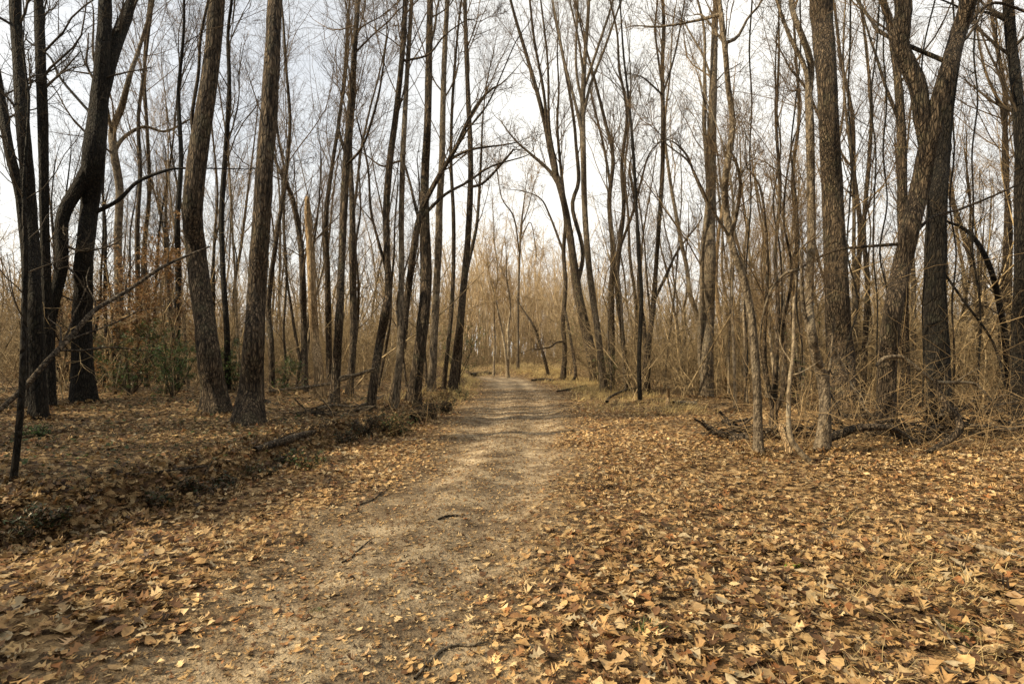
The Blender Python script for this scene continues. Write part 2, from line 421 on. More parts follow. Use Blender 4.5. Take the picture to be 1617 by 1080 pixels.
BASES = []
def tree(name, label, mat, pts, limbs=(), base=None, n=10, t0=0.4, t1=0.97, L=0.26, ang=0.75, up=0.12, ext=None, sub=(8, 8),
         twig=None, cat="tree", group=None, cap=False, seed=None, flare=0.8, rmin=None, depth=None, side=None, lump=0.06):
    """pts: (x, y, width) of the trunk in the photograph, base first; depth comes from where the base meets the ground"""
    rg = np.random.default_rng(seed if seed is not None else abs(int(pts[0][0] * 31 + pts[0][1] * 7 + len(pts))))
    b = ground_at(pts[0][0], pts[0][1]) if depth is None else at(pts[0][0], pts[0][1], depth)
    if depth is not None: b[2] = terrain(b[0], b[1])
    D = b[1]
    P = []; R = []
    y = D
    for k, (px, py, w) in enumerate(pts):
        p = at(px, py, y) if k else b.copy()
        P.append(p); R.append(0.5 * w / FPX * y)
        y = D + rg.normal() * 0.012 * D
    P = np.array(P); R = np.array(R) * (0.86 if pts[0][2] < 30 and D > 9.5 else 0.95)
    BASES.append((b[0], b[1], R[0]))
    P = np.vstack([P[0] - np.array([0, 0, 0.25]), P]); R = np.concatenate([R[:1] * 1.05, R])
    if not cap:
        e = ext if ext is not None else max(4.5, 0.55 * (P[-1, 2]))
        d = unit(P[-1] - P[-2]) * 0.7 + np.array([0, 0, 0.3])
        for k in range(4):
            d = unit(d + 0.08 * rg.normal(size=3) + np.array([0, 0, 0.05]))
            P = np.vstack([P, P[-1] + d * e / 4]); R = np.append(R, R[-1] * (0.72 if k < 3 else 0.4))
    K = int(np.clip(np.linalg.norm(np.diff(P, axis=0), axis=1).sum() / max(0.22, D * 0.012), 14, 90))
    PR = catmull(np.column_stack([P, R]), K)
    P, R = PR[:, :3] - b, np.maximum(PR[:, 3], 0.006)
    root = thing(name, b, label, cat, group)
    S = 18 if R.max() * FPX / D > 12 else 12 if R.max() * FPX / D > 6 else 8
    put("trunk", mk_mesh("trunk", solid_trunk(P, R, S, rg, flare, lump, cap), M[mat]), root)
    rm = rmin if rmin is not None else 0.0022 + 0.00012 * D
    tw = M[twig] if twig else M[{'dark': 'twig_dark', 'brown': 'twig', 'grey': 'twig', 'pale': 'twig_tan', 'snag': 'twig', 'rot': 'twig'}[mat]]
    crown = []
    H = P[-1, 2]
    bases = [(P, R, H, t0, t1, n)]
    for lm in limbs:
        sl = D * rg.uniform(-0.14, 0.14)
        q = np.array([at(px, py, D + sl * j / len(lm)) for j, (px, py, w) in enumerate(lm)]) - b
        i = np.argmin(np.linalg.norm(P - q[0], axis=1)); q[0] = P[i]
        r = np.array([0.5 * w * (0.8 if w < 12 else 0.95) / FPX * D for _, _, w in lm]); r[0] = min(r[0], R[i])
        d = unit(q[-1] - q[-2]); st = 1.2 if lm[-1][1] < 12 else max(0.12 * np.linalg.norm(np.diff(q, axis=0), axis=1).sum(), 0.15)
        for k in range(3 if lm[-1][1] < 600 else 0):
            d = unit(d + (0.1 if lm[-1][1] < 12 else 0.22) * rg.normal(size=3)); q = np.vstack([q, q[-1] + d * st]); r = np.append(r, r[-1] * 0.62)
        q[1:-1] += rg.normal(size=q[1:-1].shape) * 0.0035 * D
        kk = max(8, len(q) * 4)
        qr = catmull(np.column_stack([q, r]), kk)
        qp, rr_ = qr[:, :3], np.maximum(qr[:, 3], rm)
        put("limb", mk_mesh("limb", solid_trunk(qp, rr_, 10, rg, 0, lump), M[mat]), root)
        ln = np.linalg.norm(np.diff(qp, axis=0), axis=1).sum()
        bases.append((qp, rr_, ln * 1.6, 0.25, 1.0, max(5, int(n * 0.6))))
    for (bp_, br_, ln, a0, a1, nn) in bases:
        if nn <= 0: continue
        p1, r1, l1 = grow(bp_[None], br_[None], np.array([ln]), int(nn * 1.4) + 2, a0, a1, ang, L, 8, rg, up, 0.13, 0.34, rm * 1.5, side)
        p2, r2, l2 = grow(p1, r1, l1, sub[0], 0.15, 1.0, 0.75, 0.55, 5, rg, up * 0.6, 0.17, 0.6, rm)
        p3, r3, l3 = grow(p2, r2, l2, sub[1], 0.15, 1.0, 0.8, 0.55, 4, rg, 0.04, 0.2, 0.65, rm * 0.75)
        crown += [tubes(p1, r1, 6), tubes(p2, r2, 4), tubes(p3, r3, 3)]
    if crown:
        put("crown", mk_mesh("crown", crown, tw), root)
    return root

# ------------------------------------------------------------------ the trees one can tell apart
T = "bare_tree"
# --- left of the track
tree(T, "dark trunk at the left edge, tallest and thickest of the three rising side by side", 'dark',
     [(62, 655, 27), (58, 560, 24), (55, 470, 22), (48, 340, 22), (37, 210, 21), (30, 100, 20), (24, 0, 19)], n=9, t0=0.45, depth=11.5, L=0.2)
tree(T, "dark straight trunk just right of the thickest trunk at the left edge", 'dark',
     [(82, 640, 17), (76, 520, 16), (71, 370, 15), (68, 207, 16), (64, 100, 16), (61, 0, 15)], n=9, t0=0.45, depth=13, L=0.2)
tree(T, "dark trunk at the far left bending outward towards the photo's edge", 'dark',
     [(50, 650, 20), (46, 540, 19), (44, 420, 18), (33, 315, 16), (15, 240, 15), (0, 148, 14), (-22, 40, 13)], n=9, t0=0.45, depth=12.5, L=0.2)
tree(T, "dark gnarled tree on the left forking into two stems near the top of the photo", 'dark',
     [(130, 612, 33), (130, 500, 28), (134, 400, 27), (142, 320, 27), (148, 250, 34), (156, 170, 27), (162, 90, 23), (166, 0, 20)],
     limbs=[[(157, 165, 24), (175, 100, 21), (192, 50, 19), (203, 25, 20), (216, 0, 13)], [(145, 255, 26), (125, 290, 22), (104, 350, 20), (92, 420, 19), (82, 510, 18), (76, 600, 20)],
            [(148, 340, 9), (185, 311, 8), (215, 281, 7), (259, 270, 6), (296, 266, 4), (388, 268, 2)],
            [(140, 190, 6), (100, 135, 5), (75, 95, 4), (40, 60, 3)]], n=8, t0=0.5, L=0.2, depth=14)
tree(T, "thick leaning bent trunk, left one of the big pair beside the left bank", 'brown',
     [(342, 655, 44), (338, 610, 36), (330, 560, 35), (320, 480, 34), (310, 400, 32), (304, 330, 32), (312, 250, 31), (324, 170, 29), (335, 90, 26), (343, 0, 25)],
     n=7, t0=0.62, L=0.22, flare=0.7, limbs=[[(311, 240, 8), (304, 190, 7), (307, 120, 6), (318, 60, 5), (330, 0, 4)]])
tree(T, "tall clean trunk with mossy bark, right one of the big pair beside the left bank", 'brown',
     [(392, 670, 46), (397, 610, 36), (401, 540, 33), (406, 460, 31), (411, 380, 29), (417, 280, 27), (424, 180, 26), (430, 90, 24), (434, 0, 23)],
     n=7, t0=0.66, L=0.22, flare=0.8)
tree(T, "crooked light brown tree with twisted limbs behind the dark forked tree on the left", 'grey',
     [(192, 604, 14), (188, 480, 13), (186, 378, 12), (189, 300, 13), (180, 240, 13), (178, 205, 12), (192, 170, 11), (205, 120, 8), (222, 70, 6), (240, 0, 4)],
     limbs=[[(180, 238, 8), (200, 220, 7), (225, 205, 6), (262, 203, 5), (300, 185, 3)], [(180, 205, 6), (165, 150, 5), (150, 90, 4), (145, 30, 3)]], n=12, t0=0.35, L=0.25, depth=20)
tree("sapling", "thin dark sapling at the left edge standing closest to the camera", 'dark',
     [(20, 768, 12), (28, 700, 10), (34, 620, 10), (38, 500, 9), (40, 400, 8), (38, 300, 6), (44, 200, 5)], ext=1.5, n=11, t0=0.35, L=0.3, flare=0.3, sub=(5, 4), rmin=0.0022)
tree("broken_snag", "pale broken snag without branches among the trunks left of the track", 'snag',
     [(506, 622, 22), (503, 580, 17), (497, 530, 16), (493, 460, 15), (490, 400, 13), (486, 350, 11), (485, 316, 9)], cap=True, n=0, flare=0.5, depth=17, cat="dead tree")
tree(T, "straight brown trunk just right of the pale broken snag, base wrapped in fallen sticks", 'brown',
     [(527, 642, 20), (531, 580, 16), (536, 500, 15), (540, 400, 14), (545, 290, 14), (549, 220, 12), (556, 140, 11), (561, 60, 10), (565, 0, 9)],
     limbs=[[(546, 240, 7), (538, 190, 6), (541, 140, 5), (552, 80, 4)], [(546, 255, 6), (575, 225, 5), (600, 150, 4), (610, 80, 3)]], n=12, t0=0.38, L=0.25, ang=0.6)
tree(T, "grey-brown trunk standing behind between the snag and the leaning dark trunks", 'brown',
     [(551, 622, 15), (557, 550, 13), (558, 470, 13), (557, 400, 12), (556, 320, 10), (553, 230, 8), (560, 140, 6), (556, 60, 4)], n=13, t0=0.4, L=0.28, depth=18, ang=0.5)
tree(T, "slim dark trunk close behind the pale broken snag on its right side", 'brown',
     [(520, 602, 12), (519, 520, 11), (517, 430, 10), (515, 340, 9), (525, 260, 7), (537, 180, 6), (545, 100, 5), (552, 0, 4)], n=13, t0=0.35, L=0.3, depth=21, ang=0.5)
tree(T, "slim tree left of the pale broken snag bending away from it", 'brown',
     [(482, 600, 12), (480, 520, 11), (478, 440, 11), (474, 380, 10), (462, 315, 9), (447, 280, 7), (437, 260, 5)],
     limbs=[[(472, 370, 6), (470, 330, 5), (440, 230, 4), (430, 150, 3)]], n=12, t0=0.3, L=0.3, depth=19, ang=0.5)
tree(T, "brown trunk leaning right then straightening, first of the row at the bank's edge", 'brown',
     [(585, 650, 17), (592, 590, 15), (600, 540, 15), (609, 490, 16), (614, 455, 14), (611, 400, 12), (610, 330, 12), (615, 260, 12), (624, 190, 11), (633, 110, 10), (637, 60, 10), (640, 0, 9)],
     limbs=[[(613, 440, 8), (597, 380, 6), (588, 330, 5), (581, 260, 4), (560, 200, 3)], [(636, 105, 5), (675, 85, 4), (700, 60, 3), (740, 35, 2)]], n=10, t0=0.45, L=0.25)
tree(T, "slim pale-sided trunk just left of the thick curved trunk at the bank's edge", 'grey',
     [(624, 648, 14), (630, 580, 13), (633, 500, 12), (634, 420, 11), (634, 330, 10), (637, 230, 10), (642, 130, 9), (648, 40, 8), (650, 0, 7)], n=11, t0=0.45, L=0.26, ang=0.5, seed=4)
tree(T, "dark trunk whose long limbs arch out over the track from the left", 'brown',
     [(618, 640, 13), (628, 590, 13), (636, 530, 13), (643, 470, 13), (651, 410, 13), (659, 358, 13), (672, 318, 10), (697, 272, 9), (722, 230, 8), (744, 181, 7), (770, 146, 5), (787, 136, 3)],
     limbs=[[(665, 340, 8), (700, 310, 6), (740, 285, 5), (780, 262, 4), (832, 242, 2)], [(676, 312, 7), (705, 265, 6), (745, 243, 5), (790, 233, 3), (812, 226, 2)],
            [(664, 350, 7), (654, 310, 6), (649, 280, 5), (635, 265, 5), (605, 258, 4), (577, 245, 3)], [(668, 325, 6), (690, 290, 5), (730, 220, 4), (770, 160, 3), (812, 70, 2)]],
     n=9, t0=0.6, L=0.22, ext=1.2, up=0.06, sub=(5, 4))
tree(T, "thick dark curved trunk, heaviest of the row at the bank's edge", 'brown',
     [(652, 642, 27), (658, 590, 22), (664, 540, 22), (671, 480, 21), (673, 410, 19), (671, 350, 17), (671, 280, 16), (675, 200, 14), (677, 120, 13), (678, 50, 12), (679, 0, 11)],
     n=10, t0=0.5, L=0.25, limbs=[[(677, 80, 6), (690, 40, 5), (700, 0, 4)]])
tree(T, "straight greyish trunk just right of the thick curved trunk at the bank's edge", 'grey',
     [(681, 622, 15), (684, 560, 14), (688, 480, 13), (692, 400, 13), (694, 330, 12), (698, 250, 11), (700, 150, 10), (703, 60, 9), (706, 0, 8)], n=11, t0=0.45, L=0.25, ang=0.5)
tree(T, "dark slightly leaning trunk nearest the track on its left side", 'brown',
     [(714, 617, 17), (720, 560, 14), (726, 510, 13), (732, 450, 13), (738, 390, 12), (742, 320, 11), (743, 240, 10), (739, 150, 9), (736, 70, 8), (734, 0, 7)],
     n=12, t0=0.4, L=0.24, limbs=[[(741, 300, 6), (765, 290, 5), (800, 245, 4), (815, 240, 2)]], ang=0.65)
tree(T, "thin trunk half hidden behind the dark leaning trunk nearest the track", 'brown',
     [(722, 608, 9), (727, 550, 8), (732, 480, 8), (737, 430, 7), (752, 360, 6), (757, 300, 5), (760, 240, 4)], n=13, t0=0.4, L=0.25, ang=0.5)
tree(T, "slim brown trunk between the thick curved trunk and the dark leaning one", 'brown',
     [(700, 618, 9), (706, 560, 8), (712, 500, 8), (716, 430, 7), (716, 340, 7), (712, 250, 6), (715, 150, 5), (722, 60, 4)], n=13, t0=0.4, L=0.28, ang=0.5)
tree(T, "slim trunk to the right of the mossy big trunk, branching low", 'brown',
     [(430, 622, 11), (428, 540, 10), (424, 480, 9), (436, 380, 8), (448, 300, 7), (458, 200, 6), (452, 110, 5), (446, 20, 4)], n=14, t0=0.3, L=0.28, depth=18, ang=0.5)
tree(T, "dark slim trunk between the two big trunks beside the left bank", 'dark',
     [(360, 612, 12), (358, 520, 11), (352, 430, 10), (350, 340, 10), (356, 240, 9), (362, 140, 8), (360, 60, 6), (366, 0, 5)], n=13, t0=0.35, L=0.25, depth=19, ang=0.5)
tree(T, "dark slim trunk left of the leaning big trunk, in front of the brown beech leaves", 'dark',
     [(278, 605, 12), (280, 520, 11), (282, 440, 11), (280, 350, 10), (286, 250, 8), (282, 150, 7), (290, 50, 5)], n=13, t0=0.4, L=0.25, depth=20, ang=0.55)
tree(T, "leaning slim trunk among the holly leaves behind the left bank", 'brown',
     [(232, 600, 9), (234, 500, 9), (228, 400, 8), (236, 300, 7), (232, 200, 6), (228, 100, 5), (236, 0, 4)], n=13, t0=0.4, L=0.25, depth=23, ang=0.55)
# --- far end of the track
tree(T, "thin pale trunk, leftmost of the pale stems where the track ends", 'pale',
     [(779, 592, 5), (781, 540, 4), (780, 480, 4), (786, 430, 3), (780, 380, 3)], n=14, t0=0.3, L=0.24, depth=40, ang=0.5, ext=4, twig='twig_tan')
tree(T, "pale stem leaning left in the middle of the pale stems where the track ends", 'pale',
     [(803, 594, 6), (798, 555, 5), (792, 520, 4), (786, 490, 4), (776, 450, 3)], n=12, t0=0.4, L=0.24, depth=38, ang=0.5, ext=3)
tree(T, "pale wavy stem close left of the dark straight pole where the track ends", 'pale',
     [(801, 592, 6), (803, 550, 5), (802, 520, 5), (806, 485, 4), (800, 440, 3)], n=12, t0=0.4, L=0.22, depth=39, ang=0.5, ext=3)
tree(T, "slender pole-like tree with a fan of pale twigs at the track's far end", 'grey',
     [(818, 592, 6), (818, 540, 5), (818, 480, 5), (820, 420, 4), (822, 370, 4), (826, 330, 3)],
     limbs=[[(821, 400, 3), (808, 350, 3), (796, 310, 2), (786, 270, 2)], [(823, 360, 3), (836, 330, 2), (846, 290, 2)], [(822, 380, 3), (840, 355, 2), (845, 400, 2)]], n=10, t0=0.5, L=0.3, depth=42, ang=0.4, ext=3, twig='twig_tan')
tree(T, "dark leaning stem with a bent top right of the pale stems at the track's end", 'brown',
     [(866, 590, 6), (858, 560, 6), (850, 535, 5), (843, 515, 5), (830, 495, 3), (820, 480, 2)], n=9, t0=0.4, L=0.25, depth=37, ext=0.6, sub=(4, 3))
tree(T, "two-legged brown tree with a side limb at head height by the track's end", 'brown',
     [(889, 592, 11), (892, 550, 9), (889, 510, 9), (893, 450, 8), (890, 400, 8), (893, 340, 7), (886, 270, 6), (880, 200, 5)],
     limbs=[[(890, 538, 4), (880, 541, 3.5), (868, 546, 3), (856, 550, 2.5), (845, 551, 2)], [(892, 480, 6), (900, 530, 5), (902, 592, 6)], [(893, 400, 5), (870, 340, 4), (850, 310, 3), (824, 300, 2)]], n=12, t0=0.45, L=0.25, depth=34, ang=0.5)
# --- right of the track
tree(T, "thick leaning trunk nearest the track on its right side, fanning into long limbs", 'brown',
     [(944, 604, 23), (934, 560, 19), (926, 525, 18), (918, 490, 17), (911, 455, 17), (904, 400, 14), (896, 350, 13), (888, 310, 12), (874, 260, 11), (862, 200, 10), (852, 160, 8), (838, 110, 7), (820, 50, 6), (806, 0, 5)],
     limbs=[[(884, 300, 8), (866, 272, 7), (845, 245, 5), (822, 226, 4), (800, 205, 3)], [(864, 210, 7), (858, 140, 6), (845, 70, 5), (834, 0, 4)],
            [(912, 455, 8), (918, 400, 8), (908, 330, 8), (905, 290, 8), (908, 230, 7), (903, 180, 6), (890, 100, 5), (878, 0, 4)],
            [(906, 280, 6), (880, 260, 5), (870, 200, 5), (862, 100, 4), (850, 0, 3)]], n=10, t0=0.5, L=0.2, ang=0.45, up=0.14)
tree(T, "straight tree with a broom of steep upright limbs, just right of the leaning roadside trunk", 'grey',
     [(954, 600, 14), (946, 540, 12), (936, 470, 12), (928, 400, 11), (923, 320, 11), (921, 240, 11), (920, 180, 10), (922, 120, 9), (926, 60, 7), (930, 0, 6)],
     limbs=[[(921, 230, 7), (908, 170, 6), (895, 100, 5), (880, 30, 4), (874, 0, 3)], [(921, 180, 7), (932, 130, 6), (955, 70, 5), (980, 0, 4)], [(922, 140, 6), (940, 80, 5), (962, 0, 4)],
            [(922, 165, 6), (914, 100, 5), (910, 0, 4)], [(923, 120, 6), (912, 60, 4), (900, 0, 3)]], n=10, t0=0.5, L=0.24, ang=0.4, up=0.16, depth=24)
tree(T, "brown trunk behind the leaning roadside trunk, forking high", 'brown',
     [(964, 598, 14), (966, 540, 12), (965, 470, 11), (968, 400, 9), (962, 320, 8), (968, 250, 7), (955, 190, 6), (940, 130, 5)], n=12, t0=0.4, L=0.25, depth=27, ang=0.45,
     limbs=[[(963, 300, 6), (950, 220, 5), (935, 160, 4)]])
tree(T, "slim leaning trunk between the roadside trees and the dark slender pair on the right", 'brown',
     [(992, 607, 12), (986, 560, 10), (981, 510, 9), (974, 450, 9), (978, 390, 9), (985, 330, 8), (982, 260, 7), (990, 180, 6), (978, 110, 5), (974, 50, 4)], n=12, t0=0.42, L=0.24, depth=24, ang=0.45,
     limbs=[[(983, 395, 6), (1003, 330, 5), (1008, 280, 4), (1030, 240, 3)]])
tree(T, "thin dark trunk standing in front of the slender pair right of the track", 'dark',
     [(1011, 637, 9), (1009, 580, 8), (1011, 520, 8), (1013, 460, 7), (1008, 400, 7), (1005, 330, 6), (1000, 240, 6), (993, 160, 5), (985, 90, 4)], n=12, t0=0.4, L=0.24, ang=0.5)
tree(T, "slender dark tree right of the track splitting low into two upright stems", 'brown',
     [(1020, 624, 16), (1020, 580, 14), (1026, 530, 10), (1032, 480, 9), (1036, 420, 8), (1041, 350, 8), (1046, 270, 8), (1047, 190, 8), (1046, 100, 7), (1048, 30, 6)],
     limbs=[[(1021, 570, 10), (1016, 520, 8), (1012, 450, 7), (1006, 390, 6), (1002, 300, 5)], [(1038, 465, 6), (1052, 435, 6), (1064, 405, 5), (1080, 385, 4), (1104, 350, 3)],
            [(1047, 130, 5), (1036, 50, 4), (1040, 0, 4)], [(1046, 150, 4), (1062, 80, 4), (1075, 0, 3)], [(1043, 150, 4), (1020, 125, 3), (1005, 118, 2)]], n=11, t0=0.5, L=0.24, ang=0.6)
tree(T, "thick pale grey double trunk in the middle of the right-hand wood", 'grey',
     [(1116, 628, 25), (1117, 570, 22), (1119, 500, 21), (1121, 420, 20), (1122, 340, 19), (1123, 260, 18), (1125, 180, 15), (1127, 100, 13), (1129, 30, 11), (1130, 0, 10)],
     limbs=[[(1103, 635, 8), (1105, 560, 9), (1108, 480, 9), (1112, 400, 9), (1116, 300, 9), (1114, 200, 8), (1116, 150, 8), (1112, 100, 6), (1104, 40, 5)],
            [(1120, 330, 6), (1095, 280, 5), (1080, 240, 4), (1050, 230, 3)], [(1126, 130, 5), (1105, 90, 4), (1080, 40, 3)]], n=12, t0=0.45, L=0.2, ang=0.55, seed=9)
tree(T, "pale leaning stem crossing left of the grey double trunk", 'pale',
     [(1108, 615, 9), (1106, 560, 9), (1101, 500, 9), (1090, 465, 9), (1084, 420, 8), (1075, 380, 8), (1066, 330, 7), (1056, 270, 6), (1050, 200, 4), (1058, 120, 3)], n=10, t0=0.4, L=0.22, depth=23, ang=0.5)
tree(T, "wavy pale-spotted slender tree nearest the camera right of the track", 'grey',
     [(1198, 720, 19), (1197, 680, 16), (1196, 620, 14), (1190, 540, 14), (1185, 490, 13), (1172, 435, 13), (1155, 385, 12), (1147, 340, 12), (1144, 290, 11), (1152, 240, 11), (1157, 190, 10), (1150, 140, 9), (1146, 90, 9), (1140, 30, 8), (1136, 0, 7)],
     limbs=[[(1147, 85, 7), (1165, 60, 6), (1185, 30, 5), (1196, 0, 4)], [(1150, 80, 7), (1130, 55, 5), (1108, 28, 4)], [(1140, 30, 8), (1090, 35, 5), (1040, 42, 4), (1002, 44, 2)],
            [(1155, 385, 8), (1165, 330, 7), (1166, 290, 6), (1160, 250, 5)], [(1152, 380, 6), (1125, 325, 5), (1105, 300, 4), (1085, 255, 3), (1050, 232, 2)]],
     n=10, t0=0.5, L=0.24, ang=0.6, rmin=0.003)
tree(T, "clump of brown stems just behind the wavy pale-spotted tree", 'brown',
     [(1222, 692, 18), (1222, 640, 13), (1226, 560, 9), (1228, 480, 8), (1224, 400, 7), (1232, 300, 6), (1226, 200, 5), (1230, 90, 4)],
     limbs=[[(1222, 660, 9), (1213, 560, 7), (1206, 480, 6), (1210, 400, 5), (1200, 300, 4)], [(1222, 660, 9), (1236, 600, 7), (1240, 520, 6), (1245, 430, 5), (1240, 340, 4), (1250, 240, 3)]], n=12, t0=0.35, L=0.25, ang=0.5, rmin=0.003)
tree(T, "slim pale tree with a dark hollow low on its trunk, beside the big straight trunk", 'grey',
     [(1298, 716, 25), (1302, 680, 20), (1303, 640, 17), (1300, 600, 19), (1290, 570, 15), (1281, 520, 14), (1278, 470, 13), (1281, 390, 13), (1281, 300, 13), (1279, 200, 13), (1277, 150, 12), (1281, 107, 11), (1273, 74, 10), (1258, 37, 9), (1249, 0, 8)],
     limbs=[[(1277, 155, 10), (1268, 111, 9), (1248, 74, 8), (1236, 40, 7), (1224, 0, 6)], [(1297, 585, 9), (1286, 560, 8), (1270, 490, 7), (1266, 420, 6)],
            [(1280, 430, 5), (1240, 430, 5), (1215, 470, 4), (1205, 540, 4), (1207, 600, 3)]], n=10, t0=0.55, L=0.24, rmin=0.003)
tree(T, "big straight dark trunk, thickest of the right-hand wood", 'brown',
     [(1334, 662, 54), (1330, 610, 41), (1326, 550, 38), (1322, 470, 35), (1318, 390, 33), (1314, 300, 31), (1309, 200, 30), (1304, 110, 30), (1299, 40, 32), (1296, 0, 33)],
     n=6, t0=0.65, L=0.2, flare=0.5, depth=13.5, limbs=[[(1312, 230, 6), (1280, 150, 5), (1247, 106, 4)]])
tree(T, "large forked trunk on the right, leaning out to the upper right", 'brown',
     [(1401, 696, 36), (1400, 650, 29), (1401, 590, 28), (1405, 530, 28), (1412, 480, 28), (1424, 420, 28), (1438, 360, 28), (1451, 300, 28), (1466, 230, 28), (1481, 170, 27), (1498, 110, 26), (1514, 50, 25), (1530, 0, 24)],
     limbs=[[(1464, 235, 24), (1455, 185, 25), (1444, 135, 26), (1432, 80, 26), (1424, 40, 26), (1419, 0, 25)],
            [(1432, 80, 9), (1395, 60, 8), (1375, 30, 7), (1360, 0, 6)], [(1424, 380, 7), (1380, 390, 6), (1330, 395, 5), (1290, 408, 5), (1240, 435, 3), (1210, 455, 2)],
            [(1515, 50, 7), (1560, 18, 6), (1615, 25, 5)], [(1430, 375, 7), (1470, 345, 6), (1530, 325, 5), (1600, 292, 4)]],
     n=7, t0=0.7, L=0.2, flare=0.45, rmin=0.003)
tree(T, "thick dark trunk directly behind the large forked trunk on the right", 'dark',
     [(1490, 700, 44), (1484, 640, 35), (1480, 560, 33), (1477, 480, 32), (1477, 400, 31), (1480, 320, 28), (1486, 250, 24), (1494, 180, 20), (1508, 90, 17), (1522, 0, 14)],
     n=8, t0=0.5, L=0.2, flare=0.5, depth=11.5, limbs=[[(1488, 420, 5), (1520, 470, 4), (1560, 540, 4), (1590, 620, 3)]])
tree(T, "slim straight trunk showing between the big straight trunk and the forked trunk", 'brown',
     [(1430, 650, 20), (1428, 560, 17), (1426, 450, 16), (1425, 330, 16), (1423, 210, 15), (1416, 110, 13), (1405, 40, 11), (1395, 0, 10)],
     n=10, t0=0.5, L=0.22, depth=15, limbs=[[(1422, 200, 7), (1400, 150, 6), (1378, 100, 5), (1362, 40, 4), (1352, 0, 4)]])
tree(T, "dark trunk cut by the right edge of the photo", 'dark',
     [(1606, 630, 22), (1607, 540, 20), (1611, 440, 20), (1612, 340, 21), (1612, 240, 20), (1606, 150, 19), (1598, 80, 18), (1592, 0, 17)],
     n=9, t0=0.45, L=0.22, depth=13, limbs=[[(1610, 30, 6), (1560, 18, 5), (1520, 14, 4), (1480, 0, 3)]])
tree(T, "dark arching tree leaning in front of the wood near the right edge", 'dark',
     [(1596, 640, 12), (1590, 560, 11), (1580, 490, 10), (1566, 430, 9), (1545, 385, 8), (1520, 360, 6), (1495, 350, 4)], n=10, t0=0.3, L=0.3, depth=15, ext=1.0, sub=(5, 4))
tree(T, "slim forked tree standing against the sky near the right edge", 'brown',
     [(1578, 612, 10), (1582, 500, 9), (1588, 400, 8), (1590, 300, 8), (1586, 190, 7), (1572, 150, 5), (1555, 110, 4)],
     limbs=[[(1587, 200, 6), (1598, 170, 4), (1616, 150, 3)]], n=13, t0=0.35, L=0.28, depth=20)
tree(T, "slim vine-hung tree standing between the pale hollow tree and the forked trunk", 'brown',
     [(1362, 628, 11), (1366, 540, 10), (1370, 450, 9), (1364, 360, 8), (1372, 260, 7), (1376, 170, 6), (1368, 80, 5)], n=13, t0=0.35, L=0.26, depth=18, ang=0.5)
tree(T, "thin pale stem right of the grey double trunk, base at the leaf clearing", 'pale',
     [(1161, 648, 7), (1160, 600, 6), (1158, 530, 6), (1156, 460, 5), (1160, 380, 4), (1156, 300, 4)], n=11, t0=0.4, L=0.25, ang=0.5, sub=(5, 4))
tree(T, "brown leaning stem between the grey double trunk and the wavy pale-spotted tree", 'snag',
     [(1146, 632, 10), (1142, 570, 9), (1136, 500, 8), (1130, 440, 8), (1136, 360, 6), (1150, 280, 5)], n=11, t0=0.4, L=0.25, depth=22, ang=0.5, twig='twig')
tree(T, "slim tree behind the clump of brown stems on the right", 'brown',
     [(1252, 640, 10), (1256, 560, 9), (1252, 470, 8), (1258, 380, 8), (1252, 280, 7), (1262, 180, 6), (1256, 80, 5)], n=14, t0=0.35, L=0.26, depth=18, ang=0.7, up=0.0)

# thickets of slim saplings, each one a tree of its own
rt = np.random.default_rng(31)
def saplings(x0, x1, y0, y1, n, mat, wd, label, group, twig=None):
    for k in range(n):
        px = x0 + (x1 - x0) * (k + rt.uniform(0.1, 0.9)) / n; py = rt.uniform(y0, y1); w = wd * rt.uniform(0.7, 1.3)
        lean = rt.normal() * 26; bow = rt.normal() * 9
        top = rt.uniform(220, 400)
        pts = [(px + lean * u + bow * math.sin(3.1 * u) + rt.normal() * 2.2, py + (top - py) * u, w * (1 - 0.6 * u)) for u in np.linspace(0, 1, 7)]
        tree("sapling", label, mat, pts, n=11, t0=0.22, L=0.3, ang=0.65, ext=1.6, group=group, seed=500 + int(px), twig=twig, flare=0.4, sub=(6, 5))
saplings(1140, 1300, 612, 650, 17, 'pale', 6, "thin pale sapling in the thicket between the grey double trunk and the big straight trunk", "pale saplings in the right-hand thicket")
saplings(960, 1110, 606, 626, 8, 'grey', 5, "thin grey-brown sapling in the thicket behind the slender dark trees right of the track", "saplings right of the track")
saplings(1345, 1617, 612, 640, 12, 'brown', 6, "thin brown sapling in the thicket behind the right-hand forked trunk", "saplings behind the forked trunk")
saplings(415, 700, 605, 625, 9, 'brown', 5, "thin brown sapling between the trunks on the left bank", "saplings on the left bank")
saplings(60, 360, 600, 612, 16, 'dark', 6, "thin dark sapling in the shaded wood at the left", "saplings in the shaded left wood")

